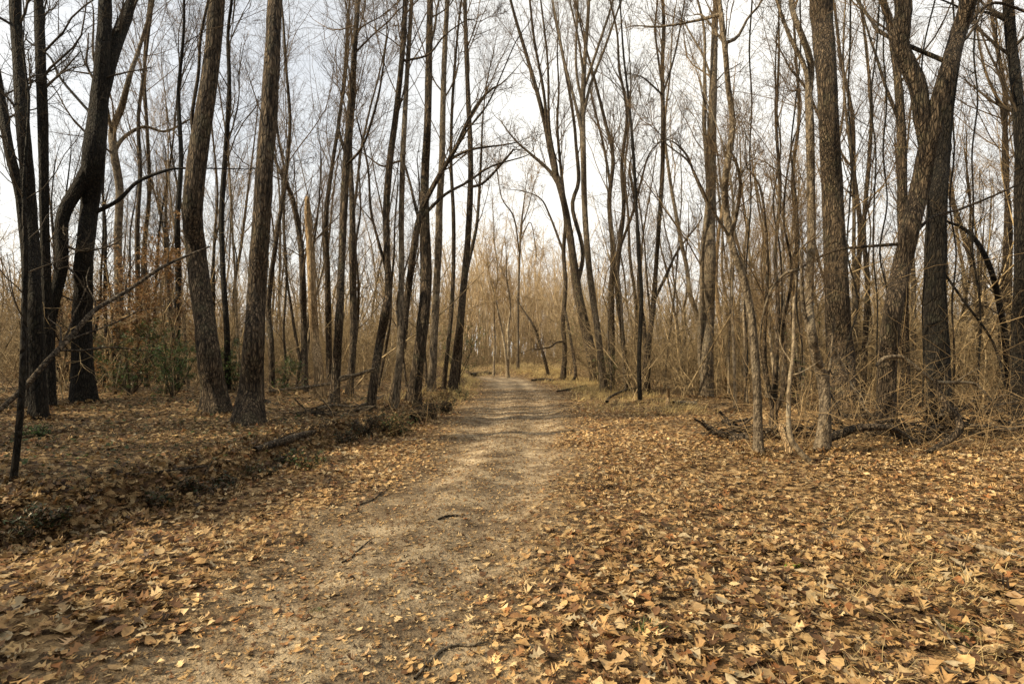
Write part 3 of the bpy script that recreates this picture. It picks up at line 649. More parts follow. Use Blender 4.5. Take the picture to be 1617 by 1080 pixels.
# unseen pine, added left of and behind the view to cast shade
def pine(seed, H=12.0, z0=2.5, rad=3.1, n=3600):
    rg = np.random.default_rng(seed)
    root = thing("shade_pine", (0, 0, 0), None, None)
    P = catmull(np.array([[0, 0, -0.3], [0.1, 0, H * 0.4], [0, 0.1, H]]), 24)
    put("trunk", mk_mesh("trunk", solid_trunk(P, 0.22 * np.linspace(1, 0.1, 24), 10, rg, 0.4), M['brown']), root)
    nb = 60; K = 5
    z = z0 + (H - z0) * rg.random(nb) ** 0.9
    a = rg.uniform(0, 6.28, nb); L = rad * (1 - 0.75 * (z - z0) / (H - z0)) * rg.uniform(0.6, 1.1, nb)
    d = np.stack([np.cos(a), np.sin(a), 0.1 + 0 * a], -1)
    B = np.stack([np.stack([0 * z, 0 * z, z], -1) + d * (L * k / (K - 1))[:, None] - np.array([0, 0, 0.1]) * k for k in range(K)], 1)
    i = rg.integers(0, nb, n); t = rg.uniform(0.2, 1, n)
    pos = B[i, 0] + (B[i, -1] - B[i, 0]) * t[:, None] + rg.normal(size=(n, 3)) * 0.28
    put("branch", mk_mesh("branch", tubes(B, np.full((nb, 1), 0.035) * np.linspace(1, 0.3, K)[None], 4), M['twig_dark']), root)
    p, c = lay_leaves(pos, rg.uniform(0.2, 0.38, n), np.array([0.045, 0.07, 0.025])[None] * rg.uniform(0.6, 1.4, (n, 1)), rg, 0.7, 0.5, leaf_template_low, 1)
    put("foliage", mk_mesh("foliage", p, M['green'], True, c), root)
    return root


# ------------------------------------------------------------------ the wood behind
def proto_tree(name, seed, mat, twig, H, r, limbs, ang, t0):
    rg = np.random.default_rng(seed)
    k = 9
    d = np.array([0, 0, 1.0]); P = [np.array([0, 0, -0.3])]
    for j in range(k):
        d = unit(d + rg.normal(size=3) * np.array([0.07, 0.07, 0.0])); P.append(P[-1] + d * (H + 0.3) / k)
    P = catmull(np.array(P), 26); R = r * np.linspace(1, 0.12, 26) ** 0.8
    root = thing(name, (0, 0, 0), None, None)
    put("trunk", mk_mesh("trunk", solid_trunk(P, R, 8, rg, 0.35), M[mat]), root)
    rm = 0.0065
    p1, r1, l1 = grow(P[None], R[None], np.array([H]), limbs + 3, t0, 0.97, ang, 0.32, 7, rg, 0.13, 0.13, 0.36, rm * 1.5)
    p2, r2, l2 = grow(p1, r1, l1, 8, 0.12, 1.0, 0.65, 0.6, 5, rg, 0.1, 0.16, 0.6, rm)
    p3, r3, l3 = grow(p2, r2, l2, 7, 0.1, 1.0, 0.75, 0.65, 4, rg, 0.05, 0.2, 0.65, rm * 0.7)
    put("crown", mk_mesh("crown", [tubes(p1, r1, 5), tubes(p2, r2, 3), tubes(p3, r3, 3)], M[twig]), root)
    return root

PROTO = []
for j in range(14):
    mat, tw = [('grey', 'twig'), ('pale', 'twig_tan'), ('grey', 'twig_tan'), ('brown', 'twig'), ('pale', 'twig_tan')][j % 5]
    PROTO.append(proto_tree("bare_tree", 100 + j, mat, tw, [14, 11, 8.5, 16, 12][j % 5] * (1 + 0.03 * j),
                            [0.09, 0.06, 0.045, 0.12, 0.07][j % 5], [11, 10, 9, 12, 10][j % 5], [0.6, 0.5, 0.7, 0.55, 0.75][j % 5],
                            [0.35, 0.28, 0.2, 0.4, 0.25][j % 5]))

def corridor(x, y, extra=0.0):
    return np.abs(x - path_c(np.minimum(y, 38))) < 3.0 + 0.04 * y + extra

TAKEN = [np.array(o.location[:2]) for o in COL.objects if o.parent is None and o.get("category") == "tree"]
LBL = {
    ('l', 0): "slender bare tree in the wood left of the dirt track",
    ('l', 1): "thin bare tree far back in the wood left of the dirt track",
    ('r', 0): "slender bare tree in the wood right of the dirt track",
    ('r', 1): "thin bare tree far back in the wood right of the dirt track",
}
rb = np.random.default_rng(21)
count = 0; tries = 0; used = set()
while count < 125 and tries < 20000:
    tries += 1
    y = 15 + 43 * rb.random() ** 0.8
    x = rb.uniform(-1, 1) * (1.0 * y + 3)
    if corridor(x, y, 0.8): continue
    if y < 19 and abs(x) < 9: continue
    p = np.array([x, y])
    if min(np.linalg.norm(p - q) for q in TAKEN) < 1.1: continue
    TAKEN.append(p)
    k = int(rb.integers(len(PROTO)))
    if x < 0 and k % 5 == 1 and rb.random() < 0.6: k = (k + 2) % len(PROTO)
    o = PROTO[k] if k not in used else copy_tree(PROTO[k])
    used.add(k)
    s = rb.uniform(0.75, 1.2)
    o.location = (x, y, float(terrain(x, y)) - 0.02)
    o.rotation_euler = (rb.normal() * 0.045, rb.normal() * 0.045, rb.uniform(0, 6.28))
    o.scale = (s, s, s * rb.uniform(0.9, 1.1))
    key = ('l' if x < 0 else 'r', int(y > 33))
    tag(o, LBL[key], "tree", "bare trees, " + LBL[key][LBL[key].index("tree") + 5:])
    count += 1

# far wood beyond them: reads as one mass
def far_wood():
    rg = np.random.default_rng(77)
    N = 620
    y = rg.uniform(54, 100, N); x = rg.uniform(-1, 1, N) * (y * 1.0 + 5)
    xc = rg.uniform(-10, 11, 260); yc = rg.uniform(56, 98, 260); x = np.concatenate([x, xc]); y = np.concatenate([y, yc]); N = len(x)
    z = terrain(x, y)
    H = rg.uniform(6, 13, N) * np.where(np.abs(x / y) < 0.1, 1.4, 1.05)
    K = 8
    P = np.zeros((N, K, 3)); P[:, 0] = np.stack([x, y, z - 0.2], -1)
    d = np.tile([0, 0, 1.0], (N, 1))
    for k in range(1, K):
        d = unit(d + rg.normal(size=(N, 3)) * np.array([0.09, 0.09, 0]))
        P[:, k] = P[:, k - 1] + d * (H / (K - 1))[:, None]
    R = (rg.uniform(0.05, 0.13, N))[:, None] * np.linspace(1, 0.2, K)[None]
    p1, r1, l1 = grow(P, R, H, 9, 0.15, 0.97, 0.6, 0.33, 5, rg, 0.14, 0.13, 0.5, 0.018)
    p2, r2, l2 = grow(p1, r1, l1, 5, 0.15, 1.0, 0.7, 0.6, 4, rg, 0.08, 0.18, 0.6, 0.014)
    p3, r3, l3 = grow(p2, r2, l2, 2, 0.2, 1.0, 0.7, 0.6, 3, rg, 0.05, 0.2, 0.6, 0.011)
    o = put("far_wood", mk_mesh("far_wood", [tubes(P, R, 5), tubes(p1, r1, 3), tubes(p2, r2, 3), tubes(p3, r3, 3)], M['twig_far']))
    tag(o, "tan haze of bare trees closing the view behind the track", "woodland", None, "stuff")
far_wood()

def undergrowth():
    rg = np.random.default_rng(55)
    N = 11500
    y = 15 + 47 * rg.random(N) ** 0.75
    x = rg.uniform(-1, 1, N) * (y * 1.0 + 4)
    e = np.where(y < 24, 2.2, 0.3)
    keep = ~corridor(x, y, 0) & ~((y < 19) & (np.abs(x) < 9.0)) & ~((x < 0) & (y < 27) & (rg.random(N) < 0.72))
    x, y = x[keep], y[keep]
    # a low screen of brush also closes the end of the track, where it bends away
    xe = rg.uniform(-7, 10, 700); ye = rg.uniform(50, 62, 700)
    x = np.concatenate([x, xe]); y = np.concatenate([y, ye]); N = len(x)
    H = rg.gamma(3.2, 0.85, N) + 0.6; H[-700:] *= 0.7; H = np.where(rg.random(N) < 0.14, H * 2.2, H); H = np.minimum(H, 9.0)
    K = 6
    P = np.zeros((N, K, 3)); P[:, 0] = np.stack([x, y, terrain(x, y) - 0.05], -1)
    d = unit(np.stack([rg.normal(size=N) * 0.4, rg.normal(size=N) * 0.4, np.ones(N)], -1))
    for k in range(1, K):
        d = unit(d + rg.normal(size=(N, 3)) * 0.2)
        P[:, k] = P[:, k - 1] + d * (H / (K - 1))[:, None]
    R = (0.004 + 0.003 * H * rg.uniform(0.4, 1.3, N))[:, None] * np.linspace(1, 0.35, K)[None]
    p1, r1, l1 = grow(P, R, H, 8, 0.1, 1.0, 0.95, 0.42, 6, rg, 0.03, 0.26, 0.6, 0.0068)
    p2, r2, l2 = grow(p1, r1, l1, 3, 0.1, 1.0, 0.9, 0.6, 4, rg, 0.0, 0.3, 0.6, 0.0055)
    o = put("undergrowth", mk_mesh("undergrowth", [tubes(P, R, 4), tubes(p1, r1, 3), tubes(p2, r2, 3)], M['brush']))
    tag(o, "tangle of dry tan brush and thin stems between the trunks", "undergrowth", None, "stuff")
undergrowth()

# ------------------------------------------------------------------ leaves
def leaf_template(kind, rg):
    u = np.array([0, .12, .22, .33, .42, .52, .63, .72, .80, .90, 1.0])
    if kind == 0:   w = np.array([.012, .015, .03, .25, .06, .07, .46, .08, .09, .30, 0]); sh = np.array([0, 0, 0, .07, 0, 0, .12, 0, 0, .08, 0])
    elif kind == 1: w = np.array([.012, .015, .05, .34, .08, .08, .38, .09, .10, .24, 0]); sh = np.array([0, 0, 0, .10, 0, 0, .14, 0, 0, .09, 0])
    elif kind == 2: w = np.array([.012, .06, .17, .25, .29, .31, .30, .26, .20, .11, 0]); sh = np.zeros(11)
    else:           w = np.array([.012, .015, .10, .20, .12, .16, .36, .17, .18, .33, 0]); sh = np.array([0, 0, 0, .03, 0, 0, .06, 0, 0, .07, 0])
    l = np.stack([u + sh, w * rg.uniform(0.85, 1.15, 11)], -1); r = np.stack([u + sh * 0.9, -w * rg.uniform(0.85, 1.15, 11)], -1)
    mid = np.stack([u, 0 * u], -1)
    v = np.concatenate([mid, l, r])
    q = []
    for k in range(10):
        q += [[k, k + 1, 11 + k + 1, 11 + k], [k + 1, k, 22 + k, 22 + k + 1]]
    return v, np.array(q)

def leaf_template_low(kind, rg):
    v = np.array([[0, 0], [.35, 0], [1, 0], [.3, .22], [.75, .34], [.45, -.3], [.8, -.2]], float)
    return v, np.array([[0, 1, 4, 3], [1, 2, 4, 4], [1, 0, 5, 5], [2, 1, 5, 6]])[[0, 3]]

def lay_leaves(pos, size, color, rg, tilt=0.3, curl=1.0, tmpl=leaf_template, nk=4, normal=None):
    parts = []; cols = []
    kind = rg.integers(0, nk, len(pos))
    for k in range(nk):
        i = np.nonzero(kind == k)[0]
        if not len(i): continue
        t, q = tmpl(k, rg)
        n = len(i); V = len(t)
        s = size[i][:, None]
        x = (t[None, :, 0] - 0.45); y = t[None, :, 1] * rg.uniform(0.75, 1.1, (n, 1))
        c1 = rg.normal(0.25, 0.55, (n, 1)) * curl; c2 = rg.normal(0.5, 1.2, (n, 1)) * curl; tw = rg.normal(0, 0.5, (n, 1)) * curl
        z = c1 * x * x * 1.2 + c2 * y * y * 1.3 + tw * x * y
        L = np.stack([x * s, y * s, z * s], -1)
        az = rg.uniform(0, 2 * np.pi, n); el = rg.normal(0, tilt, n); ro = rg.normal(0, tilt, n)
        ca, sa, ce, se, cr, sr = np.cos(az), np.sin(az), np.cos(el), np.sin(el), np.cos(ro), np.sin(ro)
        ex = np.stack([ca * ce, sa * ce, se], -1)
        ey0 = np.stack([-sa, ca, 0 * sa], -1); ez0 = np.cross(ex, ey0)
        ey = ey0 * cr[:, None] + ez0 * sr[:, None]; ez = np.cross(ex, ey)
        W = pos[i][:, None] + L[..., :1] * ex[:, None] + L[..., 1:2] * ey[:, None] + L[..., 2:] * ez[:, None]
        parts.append((W.reshape(-1, 3), (q[None] + (np.arange(n) * V)[:, None, None]).reshape(-1, 4)))
        sh = 1 + 0.10 * rg.normal(size=(n, V, 1))
        cols.append((color[i][:, None] * sh).reshape(-1, 3))
    return parts, np.clip(np.concatenate(cols), 0.005, 0.9)

PAL = np.array([[0.46, 0.310, 0.155], [0.36, 0.222, 0.104], [0.54, 0.40, 0.235], [0.22, 0.118, 0.055], [0.12, 0.064, 0.034],
                [0.31, 0.212, 0.118], [0.40, 0.325, 0.225], [0.28, 0.125, 0.05], [0.06, 0.036, 0.020], [0.42, 0.28, 0.17]])
PAL = PAL * np.array([0.94, 0.92, 0.82])
PW = np.array([0.18, 0.16, 0.11, 0.13, 0.13, 0.10, 0.05, 0.03, 0.09, 0.02])

def litter():
    rg = np.random.default_rng(5)
    hi, hic, lo, loc_ = [], [], [], []
    def batch(y0, y1, dens, s0, s1, low):
        A = (y1 - y0) * 1.25 * (y0 + y1) + (y1 - y0) * 3
        n = int(A * dens)
        y = np.sqrt(rg.uniform(y0 * y0, y1 * y1, n))
        x = rg.uniform(-1, 1, n) * (1.25 * y + 1.5)
        pnn = pathness(x, y)
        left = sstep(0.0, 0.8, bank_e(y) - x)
        patch = vnoise(x * 0.6 + 40, y * 0.6) + 0.5
        keep = rg.random(n) > pnn * (0.66 + 0.2 * sstep(5, 9, y))
        keep &= rg.random(n) > left * 0.22
        keep &= rg.random(n) < 0.60 + 0.6 * patch
        x, y, pnn, left, patch = x[keep], y[keep], pnn[keep], left[keep], patch[keep]; n = len(x)
        size = rg.uniform(s0, s1, n) * (1 - 0.45 * pnn) * np.where(rg.random(n) < 0.35, 0.5, 1.0)
        c = PAL[rg.choice(len(PAL), n, p=PW)] * rg.uniform(0.8, 1.25, (n, 1))
        c *= (0.72 + 0.5 * patch)[:, None]
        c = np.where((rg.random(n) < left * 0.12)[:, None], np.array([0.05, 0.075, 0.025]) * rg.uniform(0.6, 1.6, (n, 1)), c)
        c = np.where((rg.random(n) < left * 0.6)[:, None], c * 0.36, c)  # darker leaves left of the bank edge, painting in the shade there as well
        z = terrain(x, y) + rg.uniform(0.004, 0.05, n) * (1 - 0.8 * pnn) + size * 0.05
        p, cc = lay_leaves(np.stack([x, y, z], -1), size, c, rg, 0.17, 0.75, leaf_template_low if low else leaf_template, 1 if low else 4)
        if low: lo.extend(p); loc_.append(cc)
        else: hi.extend(p); hic.append(cc)
    batch(1.6, 5, 760, 0.05, 0.125, False)
    batch(5, 10, 620, 0.045, 0.105, False)
    batch(10, 16, 280, 0.06, 0.12, False)
    batch(16, 48, 65, 0.09, 0.17, True)
    n = 9000                                        # leaves caught on the face and lip of the bank
    y = 3 + 22 * rg.random(n) ** 1.4; x = bank_e(y) + 0.55 * vnoise(y * 0.55, y * 0 + 3.3) - rg.uniform(-0.25, 0.75, n)
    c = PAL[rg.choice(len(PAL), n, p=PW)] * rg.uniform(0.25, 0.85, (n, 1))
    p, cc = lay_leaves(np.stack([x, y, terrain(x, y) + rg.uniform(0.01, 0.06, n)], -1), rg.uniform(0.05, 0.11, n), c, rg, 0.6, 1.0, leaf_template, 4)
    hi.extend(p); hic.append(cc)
    for (bx, by, br) in BASES:
        if by > 22: continue
        n = int(90 + 500 * br)
        a = rg.uniform(0, 6.28, n); r = br * 1.15 + np.abs(rg.normal(0, 0.16, n))
        x = bx + np.cos(a) * r; y = by + np.sin(a) * r
        z = terrain(x, y) + 0.015 + np.maximum(0, 0.09 - 0.35 * (r - br)) * rg.uniform(0.2, 1, n)
        c = PAL[rg.choice(len(PAL), n, p=PW)] * rg.uniform(0.5, 1.0, (n, 1))
        p, cc = lay_leaves(np.stack([x, y, z], -1), rg.uniform(0.05, 0.12, n), c, rg, 0.4, 1.0, leaf_template, 4)
        hi.extend(p); hic.append(cc)
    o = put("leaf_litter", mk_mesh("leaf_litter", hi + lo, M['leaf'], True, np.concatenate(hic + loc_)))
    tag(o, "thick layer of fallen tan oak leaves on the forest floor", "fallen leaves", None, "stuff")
    # crumbled leaf bits trodden into the track
    n = 42000
    y = 1.6 + 24 * rg.random(n) ** 1.6
    x = path_c(y) + rg.normal(0, 1.2, n)
    s = rg.uniform(0.010, 0.040, n) * (1 + y * 0.03)
    c = PAL[rg.choice(len(PAL), n, p=PW)] * rg.uniform(0.3, 1.15, (n, 1))
    p, cc = lay_leaves(np.stack([x, y, terrain(x, y) + 0.004 + s * 0.08], -1), s, c, rg, 0.3, 0.7, leaf_template_low, 1)
    o = put("leaf_crumbs", mk_mesh("leaf_crumbs", p, M['leaf'], True, cc))
    tag(o, "crumbled leaf bits trodden into the dirt of the track", "fallen leaves", None, "stuff")
litter()

# ------------------------------------------------------------------ grass
def blades(xy, h, color, rg, lean=0.5, w=0.004):
    n = len(xy); K = 5
    z = terrain(xy[:, 0], xy[:, 1])
    P = np.zeros((n, K, 3)); P[:, 0] = np.column_stack([xy, z - 0.01])
    a = rg.uniform(0, 6.28, n); d = unit(np.stack([np.cos(a) * lean * rg.uniform(0.3, 1.4, n), np.sin(a) * lean * rg.uniform(0.3, 1.4, n), np.ones(n)], -1))
    droop = rg.uniform(0.1, 0.6, n)[:, None] * np.array([0, 0, -1.0])
    for k in range(1, K):
        P[:, k] = P[:, k - 1] + d * (h / (K - 1))[:, None]
        d = unit(d + droop + rg.normal(size=d.shape) * 0.09)
    P[:, :, 2] = np.maximum(P[:, :, 2], z[:, None] + 0.012)
    W = np.broadcast_to(np.asarray(w), (n,))[:, None] * np.linspace(1, 0.2, K)[None]
    sdir = np.stack([-np.sin(a), np.cos(a), 0.4 + 0 * a], -1)[:, None]
    v = np.stack([P - sdir * W[..., None], P + sdir * W[..., None]], 2).reshape(-1, 3)
    idx = np.arange(n * K * 2).reshape(n, K, 2)
    q = np.stack([idx[:, :-1, 0], idx[:, :-1, 1], idx[:, 1:, 1], idx[:, 1:, 0]], -1).reshape(-1, 4)
    return (v, q), np.repeat(color, K * 2, axis=0)

def dry_grass():
    rg = np.random.default_rng(15)
    parts, cols = [], []
    def clump(cx, cy, n, rad, h0, h1, tint, w, lean=0.6):
        xy = np.array([[cx, cy]]) + rg.normal(size=(n, 2)) * rad
        p, c = blades(xy, rg.uniform(h0, h1, n), np.array(tint)[None] * rg.uniform(0.6, 1.25, (n, 1)), rg, lean, w)
        parts.append(p); cols.append(c)
    for px, py, n in [(1420, 900, 60), (1460, 930, 80), (1500, 905, 70), (1380, 930, 50), (1540, 940, 60), (1580, 1000, 60), (1440, 870, 50),
                      (1340, 820, 40), (1300, 815, 40), (1530, 1050, 60), (1370, 1060, 40), (1330, 960, 30), (1590, 905, 50), (1250, 1060, 25)]:
        g = ground_at(px, py); clump(g[0], g[1], n, 0.12, 0.08, 0.26, (0.46, 0.35, 0.17), 0.0022, 0.9)
    # pale grass along both sides of the far track and on the edge of the bank
    for k in range(430):
        y = rg.uniform(15, 44)
        if rg.random() < 0.62: x = path_c(y) + rg.uniform(1.9, 5.0)
        else: x = path_c(y) - rg.uniform(1.9, 3.4)
        clump(x, y, 26, 0.22, 0.12, 0.42, (0.50, 0.38, 0.17), 0.0025 + 0.00022 * y)
    for k in range(150):
        y = rg.uniform(40, 54); x = rg.uniform(-4, 8)
        clump(x, y, 24, 0.4, 0.2, 0.6, (0.52, 0.40, 0.20), 0.012)
    for k in range(60):
        y = rg.uniform(5, 17); x = bank_e(y) - rg.uniform(0.1, 2.5)
        clump(x, y, 12, 0.1, 0.06, 0.2, (0.26, 0.22, 0.09), 0.002)
    for k in range(70):
        y = rg.uniform(3, 12); x = rg.uniform(2.0, 9)
        clump(x, y, 9, 0.08, 0.05, 0.18, (0.42, 0.33, 0.15), 0.002, 0.9)
    o = put("dry_grass", mk_mesh("dry_grass", parts, M['grass'], True, np.concatenate(cols)))
    tag(o, "pale dry grass blades along the edges of the track", "grass", None, "stuff")
dry_grass()

def grass_tuft(px, py, n, h, rad, tint, label, lean=0.5, w=0.003):
    rg = np.random.default_rng(px)
    g = ground_at(px, py)
    xy = g[:2][None] + rg.normal(size=(n, 2)) * rad
    p, c = blades(xy, rg.uniform(h * 0.5, h, n), np.array(tint)[None] * rg.uniform(0.5, 1.4, (n, 1)), rg, lean, w)
    o = put("grass_tuft", mk_mesh("grass_tuft", (p[0] - g, p[1]), M['green'], True, c), None, g)
    tag(o, label, "plant", "green tufts among the fallen leaves")
grass_tuft(1020, 1008, 60, 0.12, 0.045, (0.075, 0.12, 0.03), "green grass tuft among fallen leaves at the bottom of the photo")
grass_tuft(1250, 895, 40, 0.07, 0.022, (0.20, 0.34, 0.04), "small bright green weed sprouting among the fallen leaves", 1.1, 0.008)
grass_tuft(498, 966, 50, 0.035, 0.03, (0.07, 0.085, 0.03), "dark mossy tuft growing on the dirt of the track", 0.8)
grass_tuft(142, 882, 60, 0.09, 0.07, (0.035, 0.06, 0.02), "dark green tuft at the foot of the shaded left bank", 0.8)
grass_tuft(1512, 995, 60, 0.10, 0.06, (0.07, 0.12, 0.03), "green tuft half buried under leaves near the lower right corner", 0.9)

# ------------------------------------------------------------------ evergreen and leafy shrubs
def shrub(name, label, cat, px, py, depth, top, width, n_leaf, size, tints, stems=6, group=None, bark_='twig_dark', twl=0.5, leafmat='green'):
    """top / width in the photograph's pixels at that depth"""
    rg = np.random.default_rng(int(px * 13 + py))
    b = at(px, py, depth); b[2] = terrain(b[0], b[1])
    H = at(px, top, depth)[2] - b[2]; Wd = width / FPX * depth * 0.5
    root = thing(name, b, label, cat, group)
    K = 6
    P = np.zeros((stems, K, 3)); P[:, 0] = rg.normal(size=(stems, 3)) * np.array([0.03, 0.03, 0]) - np.array([0, 0, 0.05])
    d = unit(np.stack([rg.normal(size=stems) * Wd / H * 0.8, rg.normal(size=stems) * Wd / H * 0.8, np.ones(stems)], -1))
    Ls = H * rg.uniform(0.7, 1.0, stems)
    for k in range(1, K):
        d = unit(d + rg.normal(size=d.shape) * 0.1 + np.array([0, 0, 0.08])); P[:, k] = P[:, k - 1] + d * (Ls / (K - 1))[:, None]
    R = np.full((stems, 1), 0.008 + 0.006 * H / 2) * np.linspace(1, 0.35, K)[None]
    p1, r1, l1 = grow(P, R, Ls, 10, 0.12, 1.0, 1.0, 0.4, 5, rg, 0.02, 0.15, 0.6, 0.006)
    p2, r2, l2 = grow(p1, r1, l1, 4, 0.1, 1.0, 0.8, twl, 4, rg, 0.0, 0.2, 0.6, 0.004)
    put("stem", mk_mesh("stem", [tubes(P, R, 5), tubes(p1, r1, 3), tubes(p2, r2, 3)], M[bark_]), root)
    i = rg.integers(0, len(p2), n_leaf); t = rg.uniform(0, 2.99, n_leaf); k = t.astype(int); f = (t - k)[:, None]
    pos = p2[i, k] * (1 - f) + p2[i, k + 1] * f + rg.normal(size=(n_leaf, 3)) * size * 0.5
    ok = np.abs(pos[:, 0]) < Wd * 1.25; pos = pos[ok]; n_leaf = len(pos)
    tc_ = np.array(tints)[rg.integers(0, len(tints), n_leaf)] * rg.uniform(0.6, 1.4, (n_leaf, 1))
    p, c = lay_leaves(pos, rg.uniform(0.6, 1.2, n_leaf) * size, tc_, rg, 0.5, 0.5, leaf_template_low, 1)
    put("foliage", mk_mesh("foliage", p, M[leafmat], True, c), root)
    return root
GR = [(0.030, 0.060, 0.016), (0.050, 0.095, 0.024), (0.075, 0.13, 0.03)]
BR = [(0.24, 0.135, 0.055), (0.32, 0.20, 0.085), (0.18, 0.095, 0.042)]
YG = [(0.09, 0.12, 0.03), (0.13, 0.16, 0.045), (0.06, 0.09, 0.025)]
shrub("holly_shrub", "dark green holly shrub under the brown beech leaves left of the leaning trunk", "shrub", 205, 606, 17.5, 490, 170, 3800, 0.075, GR, 11)
shrub("holly_shrub", "low dark green holly shrub between the forked dark tree and the leaning trunk", "shrub", 272, 610, 16.5, 520, 110, 2600, 0.075, GR, 8)
shrub("beech_sapling", "young beech with rusty brown leaves at the left, above the holly", "shrub", 180, 600, 18, 370, 190, 5200, 0.11, BR, 5, None, 'twig', 0.7, 'leaf')
shrub("beech_sapling", "young beech with orange-brown leaves just left of the leaning trunk", "shrub", 262, 602, 19, 330, 130, 3800, 0.11, BR, 4, None, 'twig', 0.7, 'leaf')
shrub("beech_sapling", "sparse rusty-leaved young beech behind the three dark trunks at the left edge", "shrub", 95, 604, 19, 400, 120, 2400, 0.10, BR, 4, None, 'twig', 0.7, 'leaf')
shrub("holly_shrub", "dark green holly shrub close behind the dark forked tree on the left", "shrub", 158, 600, 22, 520, 90, 3500, 0.09, GR, 7)
shrub("holly_shrub", "green holly just visible left of the mossy big trunk's foot", "shrub", 372, 604, 19, 535, 50, 1800, 0.085, GR + YG, 5)
shrub("leafy_sapling", "light green leafy sapling between the mossy big trunk and the pale snag", "shrub", 448, 600, 17, 530, 60, 500, 0.11, YG, 3)
shrub("evergreen_sapling", "thin olive green evergreen behind the dark leaning trunk nearest the track", "shrub", 722, 596, 28, 490, 90, 1100, 0.10, YG, 5)
shrub("evergreen_shrub", "green shrub at the foot of the roadside trees right of the track", "shrub", 966, 600, 24, 545, 60, 900, 0.075, YG, 6)
shrub("evergreen_sapling", "olive evergreen spray hanging beside the two-legged tree at the track's end", "shrub", 900, 590, 36, 485, 34, 300, 0.14, YG, 3)
shrub("ivy_clump", "small green ivy clump low by the slim pale hollow tree", "shrub", 1262, 640, 14, 480, 40, 180, 0.07, YG, 3)
shrub("bramble_clump", "dark leafy bramble clump on the bank's edge below the curved trunk", "shrub", 630, 676, 11.3, 640, 110, 1000, 0.055, GR + BR, 10)
shrub("bramble_clump", "small dark bramble clump on the bank beside the far track", "shrub", 728, 630, 20, 610, 34, 500, 0.06, GR + BR, 8)
shrub("bramble_clump", "dark green bramble creeping at the foot of the three trunks on the left", "shrub", 60, 690, 8.6, 660, 110, 500, 0.05, GR, 10)
shrub("bramble_clump", "dark bramble on the bank in front of the rotten log", "shrub", 480, 732, 7.6, 700, 120, 700, 0.05, GR + BR, 10)
shrub("bramble_clump", "dark bramble at the shaded end of the bank near the left edge", "shrub", 130, 812, 5.4, 775, 160, 500, 0.045, [(0.022, 0.036, 0.012), (0.09, 0.05, 0.023), (0.05, 0.03, 0.015)], 10)

# more brambles along the lip of the bank, each a clump of its own
for k, (px, py, w, up_) in enumerate([(575, 690, 70, 34), (540, 702, 60, 26), (680, 662, 50, 26), (410, 752, 90, 26), (350, 770, 80, 24), (300, 782, 90, 30), (240, 800, 90, 26),
                                      (655, 668, 40, 24), (610, 684, 50, 30), (60, 835, 150, 40), (705, 652, 36, 22), (450, 738, 60, 24)]):
    g = ground_at(px, py)
    shrub("bramble_clump", "low dark bramble clump on the shaded lip of the left bank", "shrub", px, py, float(g[1]), py - up_ * 1.3, w, 700, 0.05, [(0.022, 0.036, 0.012), (0.03, 0.045, 0.015), (0.09, 0.05, 0.023), (0.045, 0.028, 0.015), (0.16, 0.10, 0.05)], 10, "brambles along the lip of the bank")
# unseen pines added round the camera to shade the left bank and dim sky light
SHADE_PINES = [pine(301), pine(302, 13.0, 2.2, 3.4, 3800)]
spots = [(-17, 7, 0.8), (-15.5, 2.5, 0.66), (-20, 12.5, 0.95), (-12, -1.5, 0.6), (-23, 18, 1.0), (-8.5, 3.4, 0.36), (-12.5, 5.4, 0.55), (-7, -0.8, 0.42),
         (-7.7, 1.5, 0.5), (-14.5, 9.3, 0.72), (-17, 13.4, 0.8), (-13.2, 7.2, 0.62), (-10.5, 4.6, 0.46), (-4.5, -4, 0.34), (-9, -6, 0.52), (0.5, -6, 0.9), (5, -4, 1.1), (9, -1.5, 1.1), (12.5, 2.5, 1.1), (9.5, -7, 1.2), (4, -10, 1.2), (-4, -10, 0.8),
         (-14, -7, 0.7), (15, -5, 1.2), (16, 6.5, 1.1), (19.5, 11, 1.1), (23, 16, 1.1), (-19, -2, 0.8), (0, -15, 1.2), (10, -14, 1.3), (-11, -14, 1.0), (20, 1, 1.2),
         (-27, 9, 1.1), (-30, 17, 1.15), (-28, 25, 1.1), (-25, 3, 0.95)]
for k, (x, y, s) in enumerate(spots):
    o = SHADE_PINES[k] if k < 2 else copy_tree(SHADE_PINES[k % 2])
    o.location = (x, y, float(terrain(x, y))); o.scale = (s, s, s * (0.58 if s in (0.5, 0.36) else 1)); o.rotation_euler = (0, 0, k * 1.7)
    tag(o, "unseen dense pine added beside or behind the viewpoint to cast shade", "tree", "pines added around the viewpoint for shade")


